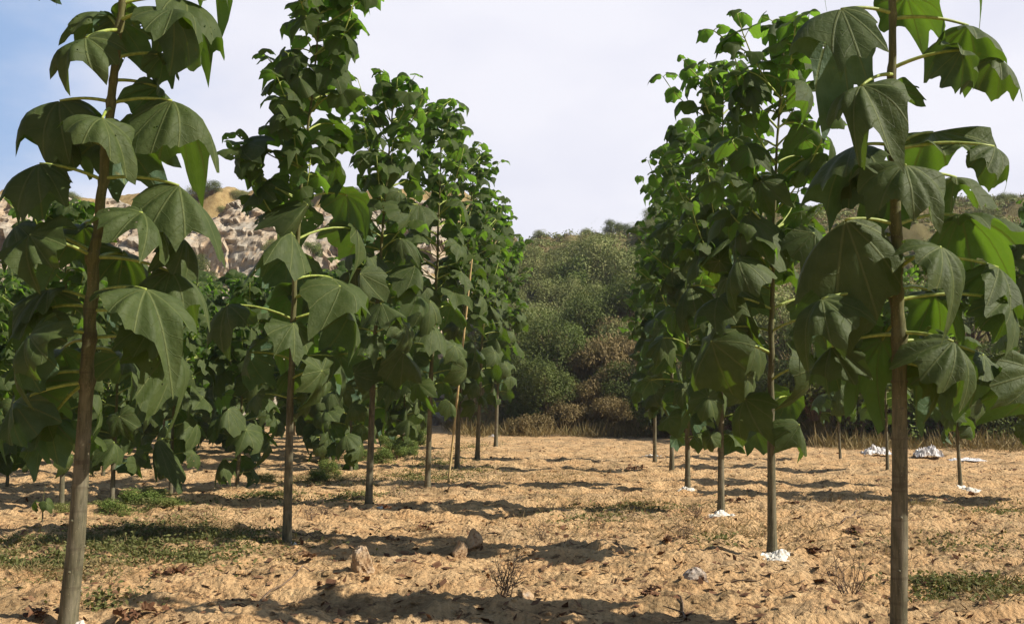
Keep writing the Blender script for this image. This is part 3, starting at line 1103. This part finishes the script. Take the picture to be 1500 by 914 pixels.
# bank at the end of the alley
for i, (px, y, key, s, sz, lab) in enumerate([
    (778, 50.5, 'shrub_dark', 0.80, 1.1, 'dark green shrub at the foot of the bank beside the last left-row tree'),
    (812, 53.0, 'shrub_dark', 1.05, 1.2, 'large dark shrub in the middle of the bank above the sandy path end'),
    (845, 55.5, 'shrub_green', 1.1, 1.2, 'mid green shrub on the bank over the path end'),
    (880, 52.5, 'shrub_dry', 1.0, 1.3, 'straw coloured dry shrub on the bank above the path end'),
    (905, 50.5, 'shrub_dark', 0.75, 1.0, 'small dark shrub at the bank foot beside the last right-row tree'),
    (925, 53.5, 'shrub_dry', 1.0, 1.5, 'brown tangled shrub on the bank behind the last right-row tree'),
    (745, 55.0, 'shrub_dark', 1.2, 1.2, 'dark shrub on the bank behind the last left-row tree'),
    (860, 60.0, 'shrub_dark', 1.15, 1.2, 'dark round shrub higher on the bank over the path end'),
    (800, 61.0, 'shrub_olive', 1.1, 1.2, 'grey green shrub higher on the bank left of the path end'),
    (930, 61.0, 'shrub_dark', 1.3, 1.2, 'dark shrub higher on the bank behind the right row'),
    (900, 66.0, 'shrub_green', 1.1, 1.2, 'mid green shrub upslope behind the right row crowns'),
    (775, 67.0, 'shrub_olive', 1.2, 1.1, 'olive shrub upslope beside the left row crowns'),
    (835, 69.0, 'shrub_green', 1.0, 1.0, 'round green shrub upslope above the path end'),
]):
    shrub(key, i % 2, at(px, y), y, s, lab, GB, sz)
for i, (px, y, s) in enumerate([(560, 26, .30), (582, 28, .34), (600, 30, .3), (575, 33, .36), (487, 22.5, .24), (470, 20, .2), (215, 15.2, .30), (252, 14.7, .2), (180, 14.2, .22), (110, 14.0, .18), (235, 16.2, .22), (610, 36, .4), (530, 27, .25), (395, 19.5, .18)]):
    shrub('shrub_green', i % 2, at(px, y), y, s, 'low bushy green weed growing between the trees of the left field', 'bushy green weeds between the left trees', .55 if y < 17 else .8)
for i, (px, y, key, s) in enumerate([(790, 49, 'shrub_dry', .6), (830, 49.5, 'shrub_dry', .7), (860, 50.5, 'shrub_dry', .8), (895, 49, 'shrub_dry', .7), (915, 48.5, 'shrub_dry', .65), (815, 51, 'shrub_dark', .5), (850, 53, 'shrub_dry', .9), (765, 48.5, 'shrub_dry', .6),
                                     (820, 57, 'shrub_olive', .9), (870, 56, 'shrub_green', .8), (795, 57, 'shrub_dark', .9), (915, 57, 'shrub_olive', 1.0), (850, 64, 'shrub_olive', 1.0), (880, 70, 'shrub_olive', 1.0), (815, 74, 'shrub_olive', 1.1), (790, 63, 'shrub_green', 1.0), (800, 50, 'shrub_dark', .9), (775, 52, 'shrub_dark', 1.0), (885, 55, 'shrub_dry', 1.2), (905, 59, 'shrub_dry', 1.2), (865, 54, 'shrub_dry', 1.1), (920, 62, 'shrub_dry', 1.1), (895, 51, 'shrub_dry', .9)]):
    shrub(key, i % 2, at(px, y), y, s, 'tangled brush among the scrub of the bank at the path end', 'tangled brush on the bank', 1.1)
# dark scrub behind the right row
for i, (px, y, key, s) in enumerate([
    (965, 47, 'shrub_dark', 1.0), (1010, 45, 'shrub_dark', 1.1), (1075, 42, 'shrub_dark', 1.15), (1135, 40, 'shrub_dark', 1.0), (1190, 39, 'shrub_dark', 1.15),
    (1250, 38.5, 'shrub_dark', 1.0), (1310, 38.5, 'shrub_green', 1.2), (1370, 38.5, 'shrub_dark', 1.1), (1430, 38, 'shrub_dark', 1.1), (1490, 38, 'shrub_dark', 1.2),
    (1160, 45, 'shrub_olive', 1.3), (1290, 44, 'shrub_dark', 1.2), (1350, 45, 'shrub_green', 1.3), (1460, 44, 'shrub_green', 1.3), (1415, 47, 'shrub_olive', 1.3), (1040, 51, 'shrub_olive', 1.3),
]):
    shrub(key, i % 2, at(px, y), y, s, 'dense dark shrub in the thicket behind the right row of trees', 'shrubs in the thicket behind the right row', 1.15)
# open hillside above the alley
GH = 'shrubs scattered over the hillside'
for i in range(46):
    px = random.uniform(740, 1000) if i < 28 else random.uniform(1000, 1520)
    y = random.choice([74, 78, 83, 88, 94, 99, 106]) + random.uniform(-2, 2)
    key = random.choice(['shrub_olive', 'shrub_olive', 'shrub_green', 'shrub_dark', 'shrub_olive', 'shrub_dry'])
    shrub(key, i % 2, at(px, y), y, random.uniform(0.45, 1.1), 'rounded olive shrub, one of many dotted over the distant hillside', GH, random.uniform(.7, 1.0))
for i, (px, y, s) in enumerate([(835, 77, 1.5), (870, 79, 1.6), (905, 78, 1.5), (935, 80, 1.4), (800, 80, 1.3), (855, 88, 1.3)]):
    shrub('shrub_olive' if i % 3 else 'shrub_green', i % 2, at(px, y), y, s, 'large pale green bush of the belt halfway up the hill', 'large bushes halfway up the hill', 1.15)
for i, (px, y, key, s) in enumerate([(897, 112, 'shrub_dark', .75), (912, 113, 'shrub_dark', .6), (940, 112, 'shrub_olive', .8), (858, 114, 'shrub_olive', .6), (790, 113, 'shrub_olive', .5),
                                     (1180, 112, 'shrub_olive', .7), (1250, 110, 'shrub_green', .7)]):
    shrub(key, i % 2, at(px, y), y, s, 'shrub standing out on the far skyline of the hill', 'shrubs on the skyline', .9)
# cliff top and ledges
for i, (px, y, s) in enumerate([(262, 95, .6), (285, 96, .75), (305, 95, .7), (345, 97, .6), (380, 95, .5), (425, 96, .6), (150, 95, .6), (60, 95, .7), (230, 96, .5), (325, 94, .45), (362, 94, .5), (400, 95, .6), (450, 95, .5), (480, 96, .6), (520, 96, .5), (310, 92, .4), (350, 92, .35), (275, 92, .4), (120, 95, .5), (100, 96, .6), (20, 95, .6)]):
    shrub('shrub_olive' if i % 2 else 'shrub_dark', i % 2, at(px, y), y, s, 'small shrub on the grassy rim above the rocky cliff', 'shrubs along the cliff rim', .8)
for i in range(60):
    px, t = random.uniform(0, 640), random.random() ** 1.4
    y = 68 + 17 * t
    o = shrub(random.choice(['shrub_olive', 'shrub_green', 'shrub_dark']), i % 2, at(px, y), y, random.uniform(0.45, 1.0), 'green shrub growing on the rocky cliff face', 'shrubs on the cliff face', .9)
    o.location.z = 17.5 * t - 0.2
    o.location.y -= 1.6

# ------------------------------------------------------------------ grasses and low weeds: stuff nobody could count
def blades(xy, hgt, n_per, spread, mat, name, wid=0.006, lay=0.5):
    m = MB()
    pts = np.asarray(xy)
    n = len(pts) * n_per
    b = np.repeat(pts, n_per, 0) + rng.normal(0, spread, (n, 2))
    z = hfun(b[:, 0], b[:, 1])
    base = np.column_stack([b, z - 0.01])
    hh = np.repeat(np.asarray(hgt) * np.ones(len(pts)), n_per) * rng.uniform(0.5, 1.2, n)
    dr = rng.normal(0, lay, (n, 3))
    dr[:, 2] = 1
    dr /= np.linalg.norm(dr, axis=1)[:, None]
    sd = np.cross(dr, rng.normal(0, 1, (n, 3)))
    sd /= np.linalg.norm(sd, axis=1)[:, None]
    c = base + dr * (hh * 0.5)[:, None]
    m.cards(c, sd * (wid * (1 + hh))[:, None], dr * (hh * 0.5)[:, None], rng.uniform(0, 1, n))
    o = m.build(name, mat)
    tag(o, kind='stuff')
    return o


def ground_patch(px, py, rx, ry, n):
    """n ground points scattered round the spot at (px, py), radii in metres"""
    c = G(px, py)
    a = rng.uniform(0, 2 * math.pi, n)
    r = np.abs(rng.normal(0, 0.62, n)) ** 0.8 * (1 + 0.35 * np.sin(a * 3 + rng.uniform(0, 6)))
    return np.column_stack([c[0] + rx * r * np.cos(a), c[1] + ry * r * np.sin(a)])


def bank_points(n):
    x = rng.uniform(-9, 26, n)
    y = hill_start(x) + rng.uniform(-3, 6, n)
    return np.column_stack([x, y])


blades(bank_points(2600), rng.uniform(.2, .9, 2600), 10, .25, M['shrub_dry'], 'dry_grass', 0.010, .6)
gx = rng.uniform(-12, 60, 6000)
gy = hill_start(gx) + rng.uniform(2, 75, 6000)
blades(np.column_stack([gx, gy]), rng.uniform(.2, .7, 6000), 10, .35, M['shrub_dry'], 'dry_grass', 0.022, .5)
# scrub covering the hillside
nx = 5200
x = rng.uniform(-12, 70, nx)
y = hill_start(x) + rng.uniform(2, 75, nx)
keep = fbm(x * 0.12, y * 0.12, 3, 91) > -0.22
hm = MB()
for key_i in range(1):
    b = np.column_stack([x, y])[keep]
    n_per = 34
    pts = np.repeat(b, n_per, 0)
    rr = np.repeat(rng.uniform(0.25, 1.0, len(b)), n_per)
    dv = rng.normal(0, 1, (len(pts), 3))
    dv /= np.linalg.norm(dv, axis=1)[:, None]
    dv[:, 2] = np.abs(dv[:, 2])
    dv = dv * rr[:, None] * rng.uniform(.5, 1, (len(pts), 1))
    c = np.column_stack([pts, hfun(pts[:, 0], pts[:, 1])]) + dv * np.array([1, 1, .75])
    nn = dv + rng.normal(0, 0.5, (len(pts), 3)) + np.array([0, 0, 0.6])
    ax = np.cross(nn, rng.normal(0, 1, (len(pts), 3)))
    ax /= np.linalg.norm(ax, axis=1)[:, None]
    ay = np.cross(ax, nn)
    ay /= np.linalg.norm(ay, axis=1)[:, None]
    hm.cards(c, ay * .08, ax * .14, np.repeat(rng.uniform(0, 1, len(b)), n_per))
tag(hm.build('hillside_scrub', M['shrub_olive']), kind='stuff')


def weeds(patches, name, mat, leaf=0.022, hmax=0.09):
    m = MB()
    xy = np.concatenate([ground_patch(*p) for p in patches])
    xy = xy[fbm(xy[:, 0] * 2.2, xy[:, 1] * 2.2, 3, 71) > rng.uniform(-.5, .25, len(xy))]
    n = len(xy)
    c = np.column_stack([xy, hfun(xy[:, 0], xy[:, 1]) + rng.uniform(0.005, hmax, n) * rng.uniform(0.2, 1, n)])
    ax = rng.normal(0, 1, (n, 3))
    ax[:, 2] *= 0.6
    ax /= np.linalg.norm(ax, axis=1)[:, None]
    ay = np.cross(ax, rng.normal(0, .6, (n, 3)) + np.array([0, 0, 1.0]))
    ay /= np.linalg.norm(ay, axis=1)[:, None]
    s = leaf * rng.uniform(.5, 1.5, n)[:, None]
    m.cards(c, ay * s * .5, ax * s, rng.uniform(0, 1, n))
    tag(m.build(name, mat), kind='stuff')


weeds([(150, 800, 1.6, 1.2, 15000), (60, 830, 1.3, .7, 8000), (215, 742, .8, .6, 9000), (290, 800, .9, 1.0, 5000), (390, 728, .7, .9, 3000), (300, 820, .7, .7, 1600),
       (570, 668, 1.6, 2.6, 5000), (470, 705, 1.0, 1.6, 3500), (1430, 862, .75, .55, 4200), (1400, 800, .9, .7, 900), (930, 745, 1.2, 1.0, 1600), (1060, 800, .5, .5, 300),
       (880, 760, 1.0, .8, 900), (660, 700, 1.0, 1.6, 1400), (600, 700, .9, 2.0, 3000), (640, 680, .9, 3.0, 3000), (520, 730, .7, 1.2, 2200), (690, 655, 1.2, 4, 2500), (700, 690, .8, 2.5, 1200), (1480, 750, 1.2, 1.5, 1600), (160, 880, .4, .3, 500)], 'low_weeds', M['weed'])
dm = [ground_patch(*q) for q in [(150, 800, 1.8, 1.3, 700), (260, 790, 1.5, 1.2, 700), (60, 840, 1.2, .7, 400), (470, 705, 1.2, 1.8, 500), (570, 668, 1.8, 2.8, 500), (1430, 862, .9, .7, 350), (1100, 780, 3, 2.5, 500),
                                   (930, 745, 1.8, 1.6, 500), (1350, 740, 3, 3, 600), (820, 700, 2.5, 5, 500)]]
dm = np.concatenate(dm)
blades(dm, rng.uniform(.04, .16, len(dm)), 5, .06, M['straw'], 'dry_grass', .004, 1.3)

# soil clods, grit and scraps of dead leaf
def lumps(xy, size, name, mat, flat=0.6):
    m = MB()
    n = len(xy)
    z = hfun(xy[:, 0], xy[:, 1])
    th = np.arange(6) / 6 * 2 * math.pi
    for i in range(n):
        s = size[i]
        rr = s * rng.uniform(.7, 1.25, (3, 6)) * np.array([[1.0], [.8], [.3]])
        v = np.stack([xy[i, 0] + rr * np.cos(th), xy[i, 1] + rr * np.sin(th),
                      z[i] + np.array([[-.3], [.45], [.8]]) * s * flat * rng.uniform(.8, 1.3) + 0 * rr], -1)
        k = np.concatenate([v, v[:, :1]], 1)
        m.grid(k, tint=0.0)
    o = m.build(name, mat, smooth=False)
    tag(o, kind='stuff')


n = 6500
yy = 5.0 + 30 * rng.uniform(0, 1, n) ** 1.8
lx = rng.uniform(-.58, .52, n) * yy
lumps(np.column_stack([lx, yy]), rng.uniform(.008, .034, n) * (1 + 0.9 * (rng.random(n) < .10)), 'soil_clods', M['ground'])
n = 8500
yy = 5.0 + 38 * rng.uniform(0, 1, n) ** 1.5
lx = rng.uniform(-.58, .52, n) * yy
c = np.column_stack([lx, yy, hfun(lx, yy) + .012])
ax = rng.normal(0, 1, (n, 3)) * np.array([1, 1, .5])
ax /= np.linalg.norm(ax, axis=1)[:, None]
ay = np.cross(ax, rng.normal(0, .3, (n, 3)) + np.array([0, 0, 1.0]))
s = rng.uniform(.014, .085, n)[:, None] * (.6 + .4 * rng.random((n, 1)))
m = MB()
m.cards(c, ay * s * .5, ax * s, 0.0)
tag(m.build('leaf_litter', M['deadleaf']), kind='stuff')

# ------------------------------------------------------------------ things lying on the soil
def blob(center, rx, ry, rz, seed, rough=0.25, mat=None, name='rock', cut=0.0, lean=(0, 0), nn=(26, 36)):
    """one irregular stone: lumpy closed body with flattened facets, sunk a little into the soil"""
    rs = np.random.default_rng(seed)
    a, b = nn
    ph = np.linspace(0.02, math.pi - 0.02, a)[:, None]
    th = np.linspace(0, 2 * math.pi, b)[None, :]
    d = np.stack([np.sin(ph) * np.cos(th), np.sin(ph) * np.sin(th), np.cos(ph) + 0 * th], -1)
    r = np.ones(d.shape[:2])
    for i in range(7):
        nrm = rs.normal(0, 1, 3)
        nrm /= np.linalg.norm(nrm)
        lim = rs.uniform(0.5, 0.9)
        dd = d @ nrm
        r = np.minimum(r, np.where(dd > 0.05, lim / np.maximum(dd, 0.05), 9))
    th_w = np.cos(th) * 1.5
    r = r * (1 + rough * 0.9 * fbm(d[..., 0] * 2.2 + seed, d[..., 1] * 2.2 + d[..., 2] * 1.7, 4, seed))
    r[:, -1] = r[:, 0]
    v = d * r[..., None] * np.array([rx, ry, rz])
    v[..., :2] *= (1.15 - 0.5 * v[..., 2:] / rz)
    v[..., 0] += lean[0] * v[..., 2]
    v[..., 1] += lean[1] * v[..., 2]
    m = MB()
    m.grid(v[:, ::-1])
    o = m.build(name, mat or M['stone'], smooth=False)
    o.location = center
    return o


def ground_obj(px, py, dz=0.0):
    p = G(px, py)
    p[2] += dz
    return p


ROCKG = 'stones lying on the sandy soil'
for (px, py, rx, ry, rz, seed, mat, lean, lab) in [
    (530, 843, .15, .13, .17, 5, 'stone', (-.05, 0), 'pointed tan stone standing on the sand left of the alley'),
    (673, 813, .095, .09, .12, 8, 'stone', (-.1, 0), 'lower tan stone of the touching pair left of the dry bush'),
    (694, 803, .09, .09, .15, 9, 'stone', (.05, 0), 'taller pale stone of the touching pair left of the dry bush'),
    (1020, 858, .13, .11, .10, 12, 'stone_grey', (0, 0), 'pale grey stone lying in the shade right of the alley'),
    (907, 808, .05, .05, .085, 13, 'stone', (0, 0), 'small tan stone in mid alley beside a shadow edge'),
    (905, 860, .04, .04, .06, 14, 'stone', (0, 0), 'small square stone in the shade left of the pale grey stone'),
    (770, 882, .06, .05, .05, 15, 'stone', (0, 0), 'small stone at the foot of the leafless bush'),
    (418, 709, .05, .05, .05, 17, 'stone_grey', (0, 0), 'small pale stone left of the second left-row trunk'),
]:
    p = ground_obj(px, py, rz * 0.45)
    o = blob(p, rx, ry, rz, seed, .3, M[mat], 'stone', 0, lean)
    o.rotation_euler.z = random.uniform(0, 6)
    tag(o, lab, 'stone', ROCKG)


def lime(px, py, w, seed, lab):
    w *= 0.72
    rs = np.random.default_rng(seed)
    c = G(px, py)
    th = np.linspace(0, 2 * math.pi, 61)
    rho = np.linspace(0.02, 1.35, 26)[:, None]
    x = c[0] + w * rho * np.cos(th)
    y = c[1] + w * .9 * rho * np.sin(th)
    f = 1.0 - rho ** 1.5 + 1.1 * fbm(x * 7, y * 7, 3, seed) + 0.5 * fbm(x * 26, y * 26, 2, seed + 3)
    z = hfun(x, y) + np.clip(0.04 * f, -0.04, 0.055) + 0.012 * np.maximum(0, fbm(x * 40, y * 40, 2, seed + 1))
    m = MB()
    m.grid(np.stack([x, y, z], -1))
    tag(m.build('lime_patch', M['lime'], origin=c), lab, 'lime patch', 'white lime patches at the feet of the trees')


for (px, py, w, lab) in [
    (428, 802, .14, 'white lime patch at the foot of the second left-row tree'),
    (557, 744, .17, 'white lime patch right of the third left-row trunk'),
    (1137, 821, .20, 'broad white lime patch round the second right-row trunk'),
    (1055, 757, .24, 'flat white lime patch round the third right-row trunk'),
    (1006, 719, .20, 'thin white lime patch at the foot of the fourth right-row tree'),
    (112, 912, .13, 'white lime patch at the foot of the nearest left trunk'),
    (1420, 716, .22, 'pale lime patch at the foot of the young tree right of the nearest right trunk'),
    (953, 668, .35, 'whitish patch beside the last right-row tree'),
]:
    lime(px, py, w, int(px), lab)


def dead_clump(px, py, w, seed, lab):
    """a crumpled brown fallen leaf or two"""
    rs = np.random.default_rng(seed)
    c = G(px, py)
    m = MB()
    w *= .6
    for k in range(rs.integers(7, 13)):
        a = rs.uniform(0, 6.28)
        A = np.array([rs.normal(0, w * .8), rs.normal(0, w * .5), rs.uniform(.0, .04)])
        Y = np.array([math.cos(a), math.sin(a), rs.uniform(-.3, .5)])
        Z = np.array([rs.normal(0, .7), rs.normal(0, .7), 1.0])
        leaf_mesh(m, A, Y, Z, w * rs.uniform(.3, .9), kappa=rs.uniform(-.5, 1.2) or .1, fold=rs.normal(0, .5), ridge=.3, hi=1, rs=rs)
    m.v = [q * np.array([1, 1, .55]) for q in m.v]
    o = m.build('dead_leaf_clump', M['deadleaf'])
    v = np.array([q.co[:] for q in o.data.vertices])
    o.location = (c[0], c[1], c[2] - min(v[:, 2].min(), 0) * .75)
    tag(o, lab, 'dead leaf', 'clumps of fallen brown leaves on the sand')


for (px, py, w, lab) in [
    (452, 820, .14, 'large dark brown leaf clump right below the second left-row trunk'),
    (428, 814, .08, 'small brown leaf clump touching the lime at the second left-row trunk'),
    (570, 795, .11, 'brown leaf scraps on bright sand between two stones'),
    (595, 748, .14, 'brown leaf clump right of the third left-row trunk'),
    (565, 755, .12, 'brown leaf clump below the lime of the third left-row trunk'),
    (977, 798, .13, 'dark leaf clump on the sand in the right half of the alley'),
    (955, 880, .14, 'dark leaf clump at the bottom right of the alley'),
    (205, 905, .20, 'large curled brown leaf at the foot of the nearest left trunk'),
    (60, 905, .16, 'brown leaf left of the nearest left trunk'),
    (250, 843, .17, 'greyish curled leaf in the shaded hollow right of the nearest left trunk'),
    (1245, 780, .18, 'dark leaf clump under the fallen branch in front of the right row'),
    (1190, 812, .16, 'curled brown leaf right of the second right-row trunk'),
    (1075, 738, .18, 'brown leaf clump behind the third right-row trunk'),
    (1160, 740, .16, 'brown leaf clump right of the third right-row trunk'),
    (930, 688, .25, 'dark leaf clump left of the fifth right-row trunk'),
    (625, 778, .13, 'dark leaf scrap at the shadow edge right of the third left-row trunk'),
    (1425, 722, .18, 'brown leaf clump by the young tree right of the nearest right trunk'),
    (905, 640, .4, 'heap of brown leaves under the bank at the path end'),
    (645, 770, .10, 'brown leaf on the path left of the pair of stones'),
    (1010, 742, .16, 'dark leaf clump in front of the fourth right-row tree'),
]:
    dead_clump(px, py, w, int(px + py), lab)


def bare_bush(px, py, h, w, n, seed, lab, name='bare_bush', mat='twig'):
    rs = np.random.default_rng(seed)
    c = G(px, py)
    root = empty(name, c)
    tag(root, lab, 'bush')
    m, tw = MB(), MB()
    for i in range(n):
        a = rs.uniform(0, 6.28)
        o = np.array([math.cos(a), math.sin(a), 0]) * w * rs.uniform(.3, 1)
        end = o + UPV * h * rs.uniform(.6, 1.05)
        p = bez(np.array([rs.normal(0, .02), rs.normal(0, .02), -.03]), o * .35 + UPV * h * .35 * rs.uniform(.5, 1.4), end, 9)
        p[1:] += rs.normal(0, .012, (8, 3))
        m.tube(p, np.linspace(.006, .0018, 9), 5)
        for k in range(rs.integers(3, 7)):
            q = p[rs.integers(2, 8)]
            d = (end - q) * rs.uniform(.3, .8) + rs.normal(0, .07, 3)
            pp = bez(q, q + d * .5 + rs.normal(0, .015, 3), q + d, 5)
            tw.tube(pp, np.linspace(.0028, .0012, 5), 4)
            if rs.random() < .5:
                d2 = rs.normal(0, .05, 3) + UPV * .03
                tw.tube(np.array([pp[2], pp[2] + d2 * .5, pp[2] + d2]), np.array([.002, .0015, .001]), 4)
    m.build('stem', M[mat], root)
    tw.build('twig', M[mat], root)


bare_bush(738, 880, .34, .22, 12, 3, 'leafless twiggy bush standing in the middle of the sandy alley')
bare_bush(1245, 880, .42, .30, 9, 4, 'sparse thorny bush left of the nearest right trunk')
bare_bush(475, 765, .22, .16, 7, 6, 'small grey dead weed between the second and third left-row trunks')
bare_bush(455, 770, .20, .12, 5, 7, 'small dead weed just right of the second left-row trunk')
bare_bush(795, 790, .24, .12, 6, 8, 'thin dead weed in the shadow at mid alley')
bare_bush(1020, 760, .22, .16, 6, 9, 'dead weed left of the third right-row trunk')
bare_bush(1000, 795, .2, .2, 6, 10, 'low dead weed on the sand left of the second right-row trunk')
bare_bush(580, 728, .25, .15, 6, 15, 'dead weed between the third and fourth left-row trunks')


def stick(a, b, r, lab, seed, name='fallen_twig', sag=.03):
    rs = np.random.default_rng(seed)
    A, B = G(*a), G(*b)
    t = np.linspace(0, 1, 10)[:, None]
    p = A + (B - A) * t
    wob = np.cumsum(rs.normal(0, .018, (10, 2)), 0)
    p[:, :2] += wob * np.linalg.norm(B - A)
    p[:, 2] = hfun(p[:, 0], p[:, 1]) + r * .8 + np.maximum(0, rs.normal(0.01, .015, 10))
    m = MB()
    m.tube(p, np.linspace(r, r * .5, 10), 6)
    k = p[4]
    e = k + (B - A) * .2 + np.array([rs.normal(0, .1), rs.normal(0, .1), .03])
    m.tube(np.array([k, (k + e) / 2, e]), np.array([r * .6, r * .5, r * .3]), 5)
    tag(m.build(name, M['twig'], origin=A), lab, 'twig', 'twigs lying on the sand')


stick((1225, 768), (1262, 752), .012, 'dark fallen branch lying in front of the right row, tilted up to the right', 1)
stick((340, 885), (475, 830), .010, 'long thin twig lying across the shaded sand right of the nearest left trunk', 2)
stick((1060, 852), (1180, 862), .009, 'thin twig on the shaded sand right of the pale grey stone', 3)
stick((430, 788), (494, 800), .009, 'bent twig right of the second left-row trunk', 4)
stick((800, 640), (900, 637), .03, 'long pale branch lying across the far end of the path', 5)
stick((560, 775), (640, 780), .008, 'dark twig along the shadow edge left of the pair of stones', 6)
stick((1005, 905), (1000, 885), .012, 'short dark root poking from the sand at the bottom of the frame', 7)
stick((960, 780), (1040, 790), .008, 'thin twig on the sand left of the second right-row trunk', 8)

# leaning cane in the left row
dc = depth_ground(656, 706)
m = MB()
A, B = G(656, 706) - np.array([0, 0, .1]), P(692, 374, dc)
t = np.linspace(0, 1, 40)[:, None]
p = A + (B - A) * t
r = np.where(np.arange(40) % 5 == 0, 1.22, 1.0) * np.linspace(.024, .017, 40)
m.tube(p, r, 9)
tag(m.build('support_cane', M['bamboo'], origin=A), 'long leaning tan cane standing between trees of the left row', 'cane')


def sheet(px, py, w, h, seed, lab):
    rs = np.random.default_rng(seed)
    c = G(px, py)
    u, v = np.meshgrid(np.linspace(-1, 1, 26), np.linspace(-1, 1, 20), indexing='ij')
    ed = (1 - np.abs(u) ** 3) * (1 - np.abs(v) ** 3)
    n1 = fbm(u * 1.6 + seed, v * 1.6, 3, seed)
    x = w * (u + .25 * fbm(u * 2, v * 2, 2, seed + 5))
    y = w * .55 * (v + .3 * fbm(u * 2.2, v * 2, 2, seed + 9))
    z = h * (.06 + ed * (.20 + .75 * np.abs(fbm(u * 2.3 + seed, v * 2.3, 3, seed))) + .35 * np.abs(fbm(u * 6, v * 6, 2, seed + 3)))
    m = MB()
    m.grid(np.stack([x, y, np.maximum(z, .01)], -1))
    o = m.build('plastic_sheet', M['plastic'], smooth=False)
    o.location = c
    tag(o, lab, 'plastic sheet', 'crumpled white plastic sheets by the thicket')


sheet(1285, 668, .42, .42, 3, 'crumpled white plastic sheet on the ground left of the nearest right trunk')
sheet(1360, 672, .38, .55, 4, 'tall crumpled white plastic sheet right of the nearest right trunk')
sheet(1415, 676, .45, .14, 5, 'flat white plastic sheet lying right of the young tree stem')
sheet(722, 640, .18, .2, 6, 'small white plastic scrap beside the last left-row tree')

# small sapling with pale leaves left of the nearest trunk
p = G(62, 770)
pts = np.array([p - [0, 0, .03], p + [0, 0, .25], p + [.02, 0, .48]])
make_tree(p.copy(), pts, p[2] + .22, 0, .012, 1, 77, 'tiny pale green sapling on the sand left of the nearest left trunk', None, size=.22, shoots=False, inter=.2, name='sapling')

# ------------------------------------------------------------------ the air between here and the hill
def build_air():
    bm_v = [(x, y, z) for z in (-2.5, 34.0) for (x, y) in ((-190, -60), (190, -60), (190, 190), (-190, 190))]
    me = bpy.data.meshes.new('haze')
    me.from_pydata(bm_v, [], [(3, 2, 1, 0), (4, 5, 6, 7), (0, 1, 5, 4), (1, 2, 6, 5), (2, 3, 7, 6), (3, 0, 4, 7)])
    t = NT('haze_air')
    v = t.n('VolumePrincipled')
    v.inputs['Color'].default_value = (0.86, 0.90, 1.0, 1)
    v.inputs['Density'].default_value = 0.0004
    v.inputs['Anisotropy'].default_value = 0.25
    t.l(v.outputs[0], t.out.inputs['Volume'])
    me.materials.append(t.m)
    o = bpy.data.objects.new('haze', me)
    COL.objects.link(o)
    tag(o, kind='stuff')


build_air()
